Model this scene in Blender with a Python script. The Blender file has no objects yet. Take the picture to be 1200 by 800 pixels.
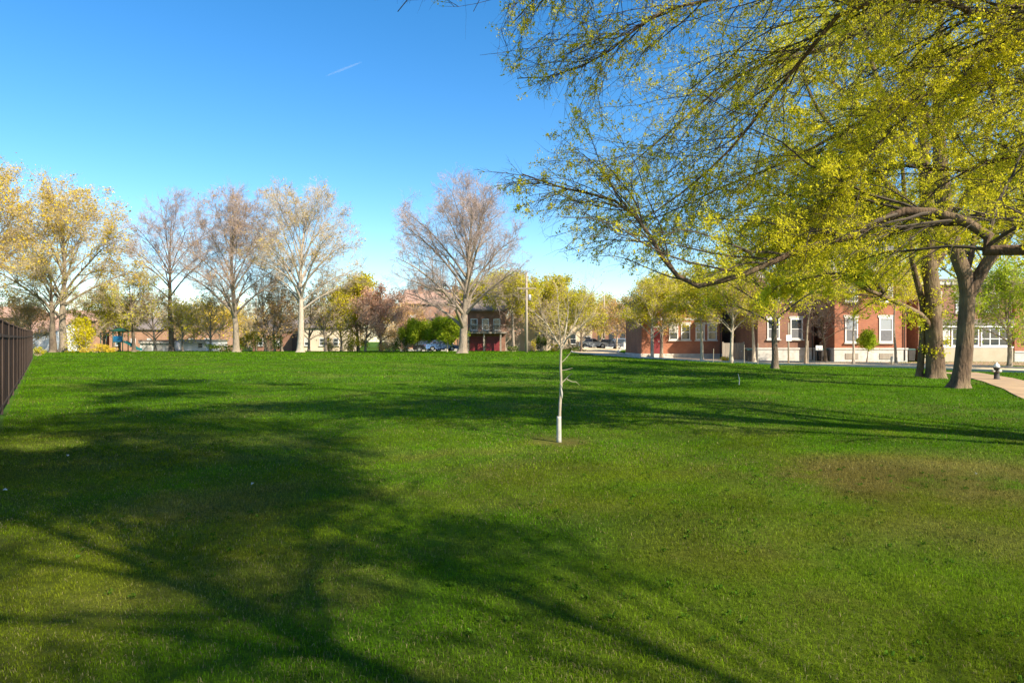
import bpy, math, random
import numpy as np
from mathutils import Vector
random.seed(7)
PI = math.pi
sc = bpy.context.scene
col = sc.collection
CAMZ = 1.7
F = 800.0
SUN_AZ = np.array([0.74, -0.67]); SUN_AZ = SUN_AZ/np.linalg.norm(SUN_AZ)
SUN_EL = math.radians(38)

# ------------------------------------------------------------------ helpers
def S(t):
    t = np.clip(t, 0, 1); return t*t*(3-2*t)
def ground(x, y):
    x = np.asarray(x, float); y = np.asarray(y, float)
    g = 0.42*S((y-12)/63)*(1-S((x-6)/14))
    g = g + 0.47*S((y-75)/22)*S((x-6)/5)
    g = g - 0.45*S((y-90)/16)*(1-S((x+2)/8))
    g = g + 0.012*np.sin(x*1.3+y*.7)+0.012*np.sin(y*.9-x*.5+1.)
    return g
def G(x, y): return float(ground(x, y))
def at(px, py, Y): return ((px-600)/F*Y, Y, CAMZ+(400-py)/F*Y)
def gx(px, Y): 
    x = (px-600)/F*Y
    return (x, Y, G(x, Y))
def tag(o, label=None, cat=None, group=None, kind=None):
    if label: o['label'] = label
    if cat: o['category'] = cat
    if group: o['group'] = group
    if kind: o['kind'] = kind
    return o
def thing(name, label, cat, loc=(0,0,0), rz=0, group=None):
    o = bpy.data.objects.new(name, None); col.objects.link(o)
    o.empty_display_size = .3
    o.location = loc; o.rotation_euler = (0,0,rz)
    return tag(o, label, cat, group)
def copy_tree(o, parent=None):
    c = o.copy(); col.objects.link(c); c.parent = parent
    for ch in o.children: copy_tree(ch, c)
    return c
def mesh_np(name, V, quads=None, tris=None, mats=(), midx=None, smooth=True, color=None):
    me = bpy.data.meshes.new(name)
    V = np.asarray(V, np.float32)
    nq = 0 if quads is None else len(quads); nt = 0 if tris is None else len(tris)
    me.vertices.add(len(V)); me.vertices.foreach_set('co', V.ravel())
    loops = []
    if nq: loops.append(np.asarray(quads, np.int32).ravel())
    if nt: loops.append(np.asarray(tris, np.int32).ravel())
    L = np.concatenate(loops)
    me.loops.add(len(L)); me.loops.foreach_set('vertex_index', L)
    tot = np.concatenate([np.full(nq,4,np.int32), np.full(nt,3,np.int32)])
    st = np.concatenate([[0], np.cumsum(tot)[:-1]]).astype(np.int32)
    me.polygons.add(nq+nt); me.polygons.foreach_set('loop_start', st)
    me.polygons.foreach_set('loop_total', tot)
    me.polygons.foreach_set('use_smooth', np.full(nq+nt, smooth, bool))
    for m in mats: me.materials.append(m)
    if midx is not None: me.polygons.foreach_set('material_index', np.asarray(midx, np.int32))
    if color is not None:
        a = me.color_attributes.new('tone', 'FLOAT_COLOR', 'POINT')
        c = np.ones((len(V),4), np.float32); c[:, :3] = color
        a.data.foreach_set('color', c.ravel())
    me.update(calc_edges=True)
    return me
def link(name, me, parent=None, loc=None):
    o = bpy.data.objects.new(name, me); col.objects.link(o)
    if parent: o.parent = parent
    if loc: o.location = loc
    return o

class MB:
    def __init__(s): s.v = []; s.f = []
    def box(s, x0, x1, y0, y1, z0, z1):
        n = len(s.v)
        s.v += [(x0,y0,z0),(x1,y0,z0),(x1,y1,z0),(x0,y1,z0),(x0,y0,z1),(x1,y0,z1),(x1,y1,z1),(x0,y1,z1)]
        s.f += [tuple(n+i for i in q) for q in ((0,3,2,1),(4,5,6,7),(0,1,5,4),(1,2,6,5),(2,3,7,6),(3,0,4,7))]
        return s
    def ring_loft(s, rings, cap=True):
        n0 = len(s.v); k = len(rings[0])
        for r in rings: s.v += [tuple(p) for p in r]
        for i in range(len(rings)-1):
            for j in range(k):
                a = n0+i*k+j; b = n0+i*k+(j+1)%k
                s.f.append((a, b, b+k, a+k))
        if cap:
            s.f.append(tuple(n0+j for j in range(k))[::-1])
            s.f.append(tuple(n0+(len(rings)-1)*k+j for j in range(k)))
        return s
    def tube(s, pts, rad, sides=8, cap=True):
        pts = [Vector(p) for p in pts]
        if not hasattr(rad, '__len__'): rad = [rad]*len(pts)
        d0 = (pts[-1]-pts[0]).normalized()
        ref = Vector((0,0,1)) if abs(d0.z) < .8 else Vector((1,0,0))
        rings = []
        for i, p in enumerate(pts):
            t = (pts[min(i+1,len(pts)-1)]-pts[max(i-1,0)]).normalized()
            u = t.cross(ref).normalized(); w = t.cross(u)
            rings.append([p+rad[i]*(math.cos(2*PI*j/sides)*u+math.sin(2*PI*j/sides)*w) for j in range(sides)])
        return s.ring_loft(rings, cap)
    def lathe(s, prof, sides=16, c=(0,0,0)):
        return s.ring_loft([[(c[0]+r*math.cos(2*PI*j/sides), c[1]+r*math.sin(2*PI*j/sides), c[2]+z) for j in range(sides)] for r, z in prof])
    def prism_y(s, poly, y0, y1):
        """polygon in xz extruded along y"""
        return s.ring_loft([[(x,y0,z) for x,z in poly], [(x,y1,z) for x,z in poly]])
    def prism_x(s, poly, x0, x1):
        return s.ring_loft([[(x0,y,z) for y,z in poly], [(x1,y,z) for y,z in poly]])
    def build(s, name, mat, parent=None, smooth=False, bevel=0):
        me = bpy.data.meshes.new(name); me.from_pydata(s.v, [], s.f)
        me.materials.append(mat); me.validate()
        import bmesh
        bm = bmesh.new(); bm.from_mesh(me); bmesh.ops.recalc_face_normals(bm, faces=bm.faces); bm.to_mesh(me); bm.free()
        if smooth:
            for p in me.polygons: p.use_smooth = True
        o = link(name, me, parent)
        if bevel:
            b = o.modifiers.new('bevel', 'BEVEL'); b.width = bevel; b.segments = 2; b.limit_method = 'ANGLE'
        return o

# ------------------------------------------------------------------ materials
def nodes(name):
    m = bpy.data.materials.new(name); m.use_nodes = True
    nt = m.node_tree; b = nt.nodes['Principled BSDF']
    return m, nt, b
def N(nt, typ, **kw):
    n = nt.nodes.new(typ)
    for k, v in kw.items():
        if k in n.inputs: n.inputs[k].default_value = v
        else: setattr(n, k, v)
    return n
def ramp(nt, fac, stops):
    r = nt.nodes.new('ShaderNodeValToRGB')
    el = r.color_ramp.elements
    while len(el) < len(stops): el.new(.5)
    for e, (p, c) in zip(el, stops): e.position = p; e.color = (*c, 1)
    nt.links.new(fac, r.inputs[0]); return r.outputs[0]
def mat_noise(name, c1, c2, scale=5, rough=.8, bump=.0, bscale=None, detail=6, stretch=(1,1,1), metal=0, third=None, dist=.02):
    m, nt, b = nodes(name)
    tc = N(nt, 'ShaderNodeTexCoord'); mp = N(nt, 'ShaderNodeMapping'); mp.inputs['Scale'].default_value = stretch
    nt.links.new(tc.outputs['Object'], mp.inputs[0])
    n = N(nt, 'ShaderNodeTexNoise', Scale=scale, Detail=detail, Roughness=.65)
    nt.links.new(mp.outputs[0], n.inputs['Vector'])
    st = [(.3, c1), (.7, c2)] if third is None else [(.28, c1), (.5, c2), (.72, third)]
    nt.links.new(ramp(nt, n.outputs[0], st), b.inputs['Base Color'])
    b.inputs['Roughness'].default_value = rough; b.inputs['Metallic'].default_value = metal
    if bump:
        n2 = N(nt, 'ShaderNodeTexNoise', Scale=bscale or scale*4, Detail=8.0, Roughness=.7)
        nt.links.new(mp.outputs[0], n2.inputs['Vector'])
        bp = N(nt, 'ShaderNodeBump', Strength=bump, Distance=dist); nt.links.new(n2.outputs[0], bp.inputs['Height'])
        nt.links.new(bp.outputs[0], b.inputs['Normal'])
    return m
def mat_bark(name, c1, c2, c3, scale=3.0):
    m, nt, b = nodes(name)
    tc = N(nt, 'ShaderNodeTexCoord'); mp = N(nt, 'ShaderNodeMapping'); mp.inputs['Scale'].default_value = (1,1,.22)
    nt.links.new(tc.outputs['Object'], mp.inputs[0])
    n1 = N(nt, 'ShaderNodeTexNoise', Scale=scale*4, Detail=8.0, Roughness=.7); nt.links.new(mp.outputs[0], n1.inputs['Vector'])
    n2 = N(nt, 'ShaderNodeTexNoise', Scale=1.1, Detail=5.0); nt.links.new(tc.outputs['Object'], n2.inputs['Vector'])
    v = N(nt, 'ShaderNodeTexVoronoi', Scale=scale*3, feature='DISTANCE_TO_EDGE'); nt.links.new(mp.outputs[0], v.inputs['Vector'])
    a = ramp(nt, n1.outputs[0], [(.3, c1), (.62, c2)])
    mx = N(nt, 'ShaderNodeMix', data_type='RGBA'); 
    nt.links.new(ramp(nt, n2.outputs[0], [(.45,(0,0,0)),(.68,(1,1,1))]), mx.inputs[0]); nt.links.new(a, mx.inputs[6]); mx.inputs[7].default_value = (*c3,1)
    nt.links.new(mx.outputs[2], b.inputs['Base Color']); b.inputs['Roughness'].default_value = .95
    ad = N(nt, 'ShaderNodeMath', operation='ADD'); nt.links.new(n1.outputs[0], ad.inputs[0]); nt.links.new(v.outputs[0], ad.inputs[1])
    bp = N(nt, 'ShaderNodeBump', Strength=.9, Distance=.05); nt.links.new(ad.outputs[0], bp.inputs['Height']); nt.links.new(bp.outputs[0], b.inputs['Normal'])
    return m
def mat_leaf(name, c1, c2, c3, trans=.45, clump=.35):
    m, nt, b = nodes(name)
    out = nt.nodes['Material Output']; nt.nodes.remove(b)
    geo = N(nt, 'ShaderNodeNewGeometry'); tc = N(nt, 'ShaderNodeTexCoord')
    n = N(nt, 'ShaderNodeTexNoise', Scale=clump, Detail=4.0); nt.links.new(tc.outputs['Object'], n.inputs['Vector'])
    r1 = ramp(nt, geo.outputs['Random Per Island'], [(0, c1), (.5, c2), (1, c3)])
    r2 = ramp(nt, n.outputs[0], [(.35, c1), (.65, c3)])
    mx = N(nt, 'ShaderNodeMix', data_type='RGBA'); mx.inputs[0].default_value = .45
    nt.links.new(r1, mx.inputs[6]); nt.links.new(r2, mx.inputs[7])
    d = N(nt, 'ShaderNodeBsdfDiffuse'); t = N(nt, 'ShaderNodeBsdfTranslucent'); ms = N(nt, 'ShaderNodeMixShader'); ms.inputs[0].default_value = trans
    nt.links.new(mx.outputs[2], d.inputs[0]); nt.links.new(mx.outputs[2], t.inputs[0])
    nt.links.new(d.outputs[0], ms.inputs[1]); nt.links.new(t.outputs[0], ms.inputs[2]); nt.links.new(ms.outputs[0], out.inputs[0])
    return m
def mat_brick(name, c1, c2, mortar, scale=1.0, rough=.85):
    m, nt, b = nodes(name)
    tc = N(nt, 'ShaderNodeTexCoord'); mp = N(nt, 'ShaderNodeMapping'); mp.inputs['Rotation'].default_value = (PI/2, 0, 0)
    # use x+y along the wall, z up
    sx = N(nt, 'ShaderNodeSeparateXYZ'); cx = N(nt, 'ShaderNodeCombineXYZ'); ad = N(nt, 'ShaderNodeMath', operation='ADD')
    nt.links.new(tc.outputs['Object'], sx.inputs[0]); nt.links.new(sx.outputs[0], ad.inputs[0]); nt.links.new(sx.outputs[1], ad.inputs[1])
    nt.links.new(ad.outputs[0], cx.inputs[0]); nt.links.new(sx.outputs[2], cx.inputs[1])
    br = N(nt, 'ShaderNodeTexBrick', Scale=scale); br.inputs['Brick Width'].default_value = .22; br.inputs['Row Height'].default_value = .075
    br.inputs['Mortar Size'].default_value = .008; br.inputs['Color1'].default_value = (*c1,1); br.inputs['Color2'].default_value = (*c2,1); br.inputs['Mortar'].default_value = (*mortar,1)
    nt.links.new(cx.outputs[0], br.inputs['Vector'])
    n = N(nt, 'ShaderNodeTexNoise', Scale=.8, Detail=6.0); nt.links.new(tc.outputs['Object'], n.inputs['Vector'])
    mx = N(nt, 'ShaderNodeMix', data_type='RGBA', blend_type='MULTIPLY'); mx.inputs[0].default_value = .8
    nt.links.new(br.outputs[0], mx.inputs[6]); nt.links.new(ramp(nt, n.outputs[0], [(.3,(.62,.6,.6)),(.7,(1.05,1.03,1.0))]), mx.inputs[7])
    nt.links.new(mx.outputs[2], b.inputs['Base Color']); b.inputs['Roughness'].default_value = rough
    bp = N(nt, 'ShaderNodeBump', Strength=.4, Distance=.01); nt.links.new(br.outputs[1], bp.inputs['Height']); bp.invert = True; nt.links.new(bp.outputs[0], b.inputs['Normal'])
    return m
def mat_glass(name, c=(.04,.05,.06)):
    m, nt, b = nodes(name)
    b.inputs['Base Color'].default_value = (*c,1); b.inputs['Roughness'].default_value = .06
    b.inputs['Specular IOR Level'].default_value = .7
    tc = N(nt, 'ShaderNodeTexCoord'); n = N(nt, 'ShaderNodeTexNoise', Scale=.9); nt.links.new(tc.outputs['Object'], n.inputs['Vector'])
    bp = N(nt, 'ShaderNodeBump', Strength=.08, Distance=.05); nt.links.new(n.outputs[0], bp.inputs['Height']); nt.links.new(bp.outputs[0], b.inputs['Normal'])
    return m
M = {}
M['bark_elm'] = mat_bark('bark_elm', (.04,.024,.015), (.16,.100,.058), (.22,.155,.085))
M['bark_grey'] = mat_bark('bark_grey', (.16,.12,.085), (.34,.27,.20), (.28,.22,.15))
M['bark_dark'] = mat_bark('bark_dark', (.05,.035,.025), (.16,.115,.08), (.2,.155,.10))
M['bark_pale'] = mat_bark('bark_pale', (.30,.24,.18), (.55,.46,.36), (.42,.34,.25))
M['twig_pink'] = mat_noise('twig_pink', (.27,.19,.16), (.50,.38,.32), 1.2, .9)
M['twig_tan'] = mat_noise('twig_tan', (.34,.25,.16), (.60,.48,.33), 1.2, .9)
M['twig_dark'] = mat_noise('twig_dark', (.035,.028,.022), (.10,.075,.05), 1.5, .9)
M['leaf_elm'] = mat_leaf('leaf_elm', (.54,.50,.018), (.74,.67,.030), (.87,.79,.06), .55, .5)
M['leaf_gold'] = mat_leaf('leaf_gold', (.55,.38,.03), (.70,.52,.05), (.80,.60,.08), .4)
M['leaf_yg'] = mat_leaf('leaf_yg', (.42,.39,.02), (.58,.52,.03), (.68,.58,.05), .45)
M['leaf_lime'] = mat_leaf('leaf_lime', (.26,.36,.02), (.40,.48,.03), (.50,.55,.05), .45)
M['leaf_pink'] = mat_leaf('leaf_pink', (.62,.32,.22), (.75,.45,.34), (.68,.46,.26), .35)
M['leaf_orange'] = mat_leaf('leaf_orange', (.52,.30,.10), (.66,.42,.16), (.70,.50,.18), .35)
M['leaf_green'] = mat_leaf('leaf_green', (.05,.10,.015), (.10,.15,.02), (.17,.20,.03), .3)
M['leaf_yellow'] = mat_leaf('leaf_yellow', (.50,.44,.01), (.66,.56,.012), (.60,.50,.02), .4)
M['brick_red'] = mat_brick('brick_red', (.46,.15,.065), (.36,.105,.05), (.33,.25,.19))
M['brick_brown'] = mat_brick('brick_brown', (.34,.15,.085), (.24,.10,.06), (.28,.22,.18))
M['brick_orange'] = mat_brick('brick_orange', (.50,.25,.14), (.42,.20,.11), (.42,.34,.26))
M['limestone'] = mat_noise('limestone', (.42,.39,.35), (.62,.59,.54), 2.5, .85, .3)
M['cream'] = mat_noise('cream_render', (.60,.47,.33), (.70,.57,.42), .8, .9, .1)
M['white'] = mat_noise('white_paint', (.70,.69,.66), (.82,.81,.79), 1.5, .6, .05)
M['shingle'] = mat_noise('shingle_roof', (.14,.115,.10), (.26,.21,.18), 6, .95, .3)
M['shingle_pink'] = mat_noise('clay_roof', (.36,.20,.14), (.50,.31,.22), 6, .95, .3)
M['slate'] = mat_noise('slate_roof', (.17,.16,.16), (.30,.28,.27), 8, .8, .3)
M['maroon'] = mat_noise('maroon_paint', (.16,.015,.02), (.22,.025,.03), 2, .5, .05)
M['dark_trim'] = mat_noise('dark_trim', (.03,.025,.02), (.06,.05,.045), 3, .7)
M['beige'] = mat_noise('beige_panel', (.42,.35,.24), (.50,.42,.30), 1.5, .8)
M['glass'] = mat_glass('window_glass')
M['glass_pale'] = mat_glass('window_glass_pale', (.30,.33,.37))
M['screen'] = mat_noise('window_screen', (.12,.12,.13), (.18,.18,.19), 5, .6)
M['concrete'] = mat_noise('concrete', (.40,.37,.32), (.55,.51,.45), 1.4, .9, .2, 20)
M['asphalt'] = mat_noise('asphalt_road', (.56,.42,.26), (.66,.52,.35), .8, 1.0, .3, 60)
M['asphalt'].node_tree.nodes['Principled BSDF'].inputs['Specular IOR Level'].default_value = .05
M['kerb'] = mat_noise('kerb_stone', (.40,.38,.34), (.56,.53,.48), 2, .9, .2)
M['brickpath'] = mat_brick('brick_paving', (.50,.33,.18), (.40,.27,.15), (.44,.35,.20))
M['soil'] = mat_noise('leaf_litter', (.26,.155,.08), (.40,.26,.14), 3, .95, .5, 30)
M['fence_dark'] = mat_noise('fence_boards', (.022,.013,.010), (.050,.032,.026), 4, 1.0, .25, 12, stretch=(1,1,.15))
M['fence_post'] = mat_noise('fence_posts', (.055,.040,.033), (.10,.072,.06), 4, 1.0, .1, stretch=(1,1,.2))
M['pole_wood'] = mat_noise('weathered_pole_wood', (.28,.23,.17), (.42,.35,.26), 6, .9, .2, stretch=(1,1,.1))
M['metal'] = mat_noise('galvanised_metal', (.35,.35,.35), (.5,.5,.5), 6, .45, .05, metal=.7)
M['rubber'] = mat_noise('rubber', (.015,.015,.015), (.03,.03,.03), 8, .8)
M['play_teal'] = mat_noise('teal_plastic', (.01,.13,.14), (.015,.17,.18), 3, .4)
M['play_blue'] = mat_noise('blue_plastic', (.01,.10,.22), (.015,.13,.27), 3, .4)
M['play_green'] = mat_noise('dark_green_plastic', (.01,.06,.045), (.015,.08,.06), 3, .4)
M['grey_wood'] = mat_noise('grey_wood', (.24,.20,.16), (.36,.31,.25), 5, .9, .2, stretch=(1,1,.15))
M['guard'] = mat_noise('white_tree_guard', (.34,.32,.27), (.50,.47,.40), 8, .7, .1)
M['sapbark'] = mat_noise('sapling_bark', (.22,.18,.12), (.46,.40,.30), 9, .9, .2, stretch=(1,1,.4))
M['paper'] = mat_noise('paper_scrap', (.36,.36,.36), (.5,.5,.5), 20, .8)
for k_ in ('fence_dark','fence_post'): M[k_].node_tree.nodes['Principled BSDF'].inputs['Specular IOR Level'].default_value = .1
def paint(name, c):
    m, nt, b = nodes(name)
    tc = N(nt, 'ShaderNodeTexCoord'); n = N(nt, 'ShaderNodeTexNoise', Scale=3.0); nt.links.new(tc.outputs['Object'], n.inputs['Vector'])
    nt.links.new(ramp(nt, n.outputs[0], [(.3, tuple(x*.85 for x in c)), (.7, c)]), b.inputs['Base Color'])
    b.inputs['Roughness'].default_value = .25; b.inputs['Coat Weight'].default_value = .5
    return m

# ------------------------------------------------------------------ lawn tones
def vnoise(x, y, scale, seed):
    """cheap smooth value noise"""
    r = np.random.RandomState(seed); T = r.rand(64, 64)
    u = x/scale; v = y/scale
    i = np.floor(u).astype(int); j = np.floor(v).astype(int); fu = u-i; fv = v-j
    fu = fu*fu*(3-2*fu); fv = fv*fv*(3-2*fv)
    g = lambda a, b: T[a % 64, b % 64]
    return (g(i,j)*(1-fu)+g(i+1,j)*fu)*(1-fv)+(g(i,j+1)*(1-fu)+g(i+1,j+1)*fu)*fv
def fbm(x, y, scale, seed):
    return (vnoise(x,y,scale,seed)*.5+vnoise(x,y,scale*.47,seed+1)*.28+vnoise(x,y,scale*.21,seed+2)*.22)
def blob(x, y, cx, cy, rx, ry, a=0):
    c, s = math.cos(a), math.sin(a); dx = x-cx; dy = y-cy
    u = (dx*c+dy*s)/rx; v = (-dx*s+dy*c)/ry
    return np.clip(1.3-(u*u+v*v), 0, 1)
GREEN = np.array([.070,.158,.004]); OLIVE = np.array([.118,.138,.008]); BROWN = np.array([.142,.112,.032])
def tone(x, y):
    n1 = fbm(x, y, 3.1, 11); n2 = fbm(x+7, y*.8, 1.3, 31); n3 = fbm(x, y, .35, 51)
    ol = S((n1-.38)*3.0)*S(1.3-y/16.0)*.8
    ol = np.maximum(ol, blob(x,y,-3.6,5.6,2.6,2.2)*(.55+.5*n2))
    ol = np.maximum(ol, .55*S((n2-.55)*4)*S(1.5-y/22.0))
    ol = np.maximum(ol, S(1-(y-3)/4.5)*.6*S((x+1)/2.))
    br = blob(x,y,5.3,8.6,2.9,1.7,-.1)*S((n2*.55+n3*.45-.36)*6)*.85
    br = np.maximum(br, blob(x,y,4.2,6.6,2.4,1.4)*S((n2-.42)*3)*.55)
    br = np.maximum(br, blob(x,y,-2.6,7.3,1.9,1.0,.2)*S((n2-.38)*3)*.55)
    br = np.maximum(br, blob(x,y,-1.1,4.6,1.8,1.2,.2)*S((n2-.45)*3)*.5)
    br = np.maximum(br, blob(x,y,.8,11.65,.55,.6)*S((n3-.1)*3)*.8)      # dry ring round the sapling
    br = np.maximum(br, .35*S((n3-.62)*6)*S(1.6-y/14.0))
    ol = np.clip(ol, 0, 1)[..., None]; br = np.clip(br, 0, 1)[..., None]
    c = GREEN*(1-ol)+OLIVE*ol
    c = c*(1-br)+BROWN*br
    n4 = fbm(x, y, .55, 131)[..., None]
    pale = (S((fbm(x*.7, y, 1.5, 151)-.56)*7)*.36*S((y-3)/6))[..., None]
    c = c*(1-pale)+np.array([.150,.165,.035])*pale
    return c*(.44+.62*n2[..., None]+.54*n4)

def grass_mat(name, ground_=False):
    m, nt, b = nodes(name)
    at_ = N(nt, 'ShaderNodeAttribute', attribute_name='tone')
    if ground_:
        tc = N(nt, 'ShaderNodeTexCoord')
        n = N(nt, 'ShaderNodeTexNoise', Scale=14.0, Detail=10.0, Roughness=.8); nt.links.new(tc.outputs['Object'], n.inputs['Vector'])
        n2 = N(nt, 'ShaderNodeTexNoise', Scale=.6, Detail=8.0, Roughness=.7); nt.links.new(tc.outputs['Object'], n2.inputs['Vector'])
        mx = N(nt, 'ShaderNodeMix', data_type='RGBA', blend_type='MULTIPLY'); mx.inputs[0].default_value = 1
        nt.links.new(at_.outputs['Color'], mx.inputs[6]); nt.links.new(ramp(nt, n.outputs[0], [(.3,(.30,.30,.30)),(.7,(1.15,1.1,1.0))]), mx.inputs[7])
        mx2 = N(nt, 'ShaderNodeMix', data_type='RGBA', blend_type='MULTIPLY'); mx2.inputs[0].default_value = 1
        nt.links.new(mx.outputs[2], mx2.inputs[6]); nt.links.new(ramp(nt, n2.outputs[0], [(.3,(.75,.8,.7)),(.7,(1.2,1.15,1.1))]), mx2.inputs[7])
        nt.links.new(mx2.outputs[2], b.inputs['Base Color'])
        bp = N(nt, 'ShaderNodeBump', Strength=.8, Distance=.05); nt.links.new(n.outputs[0], bp.inputs['Height']); nt.links.new(bp.outputs[0], b.inputs['Normal'])
        b.inputs['Roughness'].default_value = 1; b.inputs['Specular IOR Level'].default_value = .1
    else:
        out = nt.nodes['Material Output']; nt.nodes.remove(b)
        geo = N(nt, 'ShaderNodeNewGeometry')
        hs = N(nt, 'ShaderNodeHueSaturation'); nt.links.new(at_.outputs['Color'], hs.inputs['Color'])
        mr = N(nt, 'ShaderNodeMapRange'); mr.inputs[3].default_value = .55; mr.inputs[4].default_value = 1.9
        nt.links.new(geo.outputs['Random Per Island'], mr.inputs[0]); nt.links.new(mr.outputs[0], hs.inputs['Value'])
        d = N(nt, 'ShaderNodeBsdfDiffuse'); t = N(nt, 'ShaderNodeBsdfTranslucent'); ms = N(nt, 'ShaderNodeMixShader'); ms.inputs[0].default_value = .35
        for s_ in (d, t): nt.links.new(hs.outputs[0], s_.inputs[0])
        nt.links.new(d.outputs[0], ms.inputs[1]); nt.links.new(t.outputs[0], ms.inputs[2]); nt.links.new(ms.outputs[0], out.inputs[0])
    return m
M['lawn'] = grass_mat('lawn_soil_and_thatch', True)
M['blades'] = grass_mat('grass_blades')

# ------------------------------------------------------------------ terrain
def axis(lo, hi, d, far, k=1.18):
    a = list(np.arange(lo, hi+1e-6, d)); s = d
    while a[-1] < far: s *= k; a.append(a[-1]+s)
    s = d
    while a[0] > -far: s *= k; a.insert(0, a[0]-s)
    return np.array(a)
def build_ground():
    xs = axis(-45, 48, .5, 2500); ys = axis(-6, 130, .5, 2500)
    X, Y = np.meshgrid(xs, ys); Z = ground(X, Y)
    far = np.hypot(X, Y); Z = Z+0.0*far
    V = np.stack([X.ravel(), Y.ravel(), Z.ravel()], 1)
    nx, ny = len(xs), len(ys)
    i = np.arange(nx-1); j = np.arange(ny-1); I, J = np.meshgrid(i, j); a = (J*nx+I).ravel()
    q = np.stack([a, a+1, a+1+nx, a+nx], 1)
    me = mesh_np('lawn', V, quads=q, mats=[M['lawn']], color=tone(X.ravel(), Y.ravel()))
    tag(link('lawn', me), kind='structure')
build_ground()

# blades of grass, denser and finer near the viewer
def build_grass():
    r = np.random.RandomState(3)
    bands = [(3.0,5.5,8500,.027,.0032),(5.5,9,4200,.030,.0046),(9,15,1500,.036,.008),(15,27,420,.046,.014),(27,50,95,.060,.028),(50,90,26,.080,.055)]
    P = []; H = []; W = []
    for y0, y1, dens, h, w in bands:
        kx = .80
        n = int(dens*kx*(y1**2-y0**2))
        y = np.sqrt(r.uniform(y0**2, y1**2, n)); x = r.uniform(-kx, kx, n)*y
        # tufting
        t = fbm(x, y, .22, 91)
        keep = r.rand(n) < .1+1.3*t
        # keep off the paths and the road
        keep &= ~on_hard(x, y)
        keep &= (x > -1.0-.684*y+.12)
        keep &= (r.rand(n) > 1.2*blob(x,y,.8,11.65,.5,.55)-.15)
        x = x[keep]; y = y[keep]
        P.append(np.stack([x, y, ground(x, y)], 1)); k = len(x)
        H.append(h*r.uniform(.45, 1.35, k)*(.7+.6*fbm(x, y, .9, 17))); W.append(w*r.uniform(.6, 1.3, k))
    P = np.concatenate(P); H = np.concatenate(H); W = np.concatenate(W); n = len(P)
    a = r.uniform(0, 2*PI, n); lean = r.uniform(.2, 1.35, n)
    side = np.stack([np.cos(a), np.sin(a), np.zeros(n)], 1)
    b = a+PI/2+r.uniform(-.8,.8,n); fwd = np.stack([np.cos(b), np.sin(b), np.zeros(n)], 1)
    up = np.array([0,0,1.])
    mid = P+fwd*(H*lean*.25)[:,None]+up*(H*.55)[:,None]
    tip = P+fwd*(H*lean*1.1)[:,None]+up*(H*(1-.5*lean))[:,None]
    P0 = P-up*.006
    V = np.stack([P0-side*W[:,None]*.5, P0+side*W[:,None]*.5, mid+side*W[:,None]*.4, mid-side*W[:,None]*.4, tip], 1).reshape(-1,3)
    k = np.arange(n)*5
    q = np.stack([k, k+1, k+2, k+3], 1); t = np.stack([k+3, k+2, k+4], 1)
    c = tone(P[:,0], P[:,1])
    dry = r.rand(n) < (.03+.14*S((fbm(P[:,0], P[:,1], 1.7, 71)-.4)*3))*np.clip(1.5-P[:,1]/20,0.15,1); c[dry] = np.array([.22,.19,.08])*r.uniform(.5,1.1,(dry.sum(),1))
    c = np.repeat(c, 5, axis=0)
    # rosettes of broad leaved weeds among the grass
    nw = 900; yw = np.sqrt(r.uniform(9, 150, nw)); xw = r.uniform(-.78,.78,nw)*yw; cw = fbm(xw, yw, 1.6, 201)
    kp = cw > .50; xw = xw[kp]; yw = yw[kp]; per = 9; mW = len(xw)*per
    cx = np.repeat(xw, per)+r.normal(0,.012,mW); cy = np.repeat(yw, per)+r.normal(0,.012,mW); aw = r.uniform(0,2*PI,mW); lw = r.uniform(.015,.04,mW); ww = lw*r.uniform(.35,.6,mW)
    f = np.stack([np.cos(aw), np.sin(aw), np.zeros(mW)],1); sd_ = np.stack([-np.sin(aw), np.cos(aw), np.zeros(mW)],1); B0 = np.stack([cx,cy,ground(cx,cy)+.012],1)
    hz = r.uniform(.01,.03,mW)[:,None]*up
    VW = np.stack([B0, B0+f*(lw*.5)[:,None]-sd_*(ww*.5)[:,None]+hz, B0+f*lw[:,None]+hz*.7, B0+f*(lw*.5)[:,None]+sd_*(ww*.5)[:,None]+hz],1).reshape(-1,3)
    kw_ = len(V)+np.arange(mW)*4; q = np.concatenate([q, np.stack([kw_,kw_+1,kw_+2,kw_+3],1)]); V = np.concatenate([V, VW])
    c = np.concatenate([c, np.repeat(np.array([.045,.095,.008])*r.uniform(.7,1.4,(mW,1)), 4, axis=0)])
    me = mesh_np('grass', V, quads=q, tris=t, mats=[M['blades']], color=c, smooth=False)
    tag(link('grass', me), 'short green lawn grass with olive and dry brown patches', 'grass', kind='stuff')
    print('blades', n)

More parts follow.
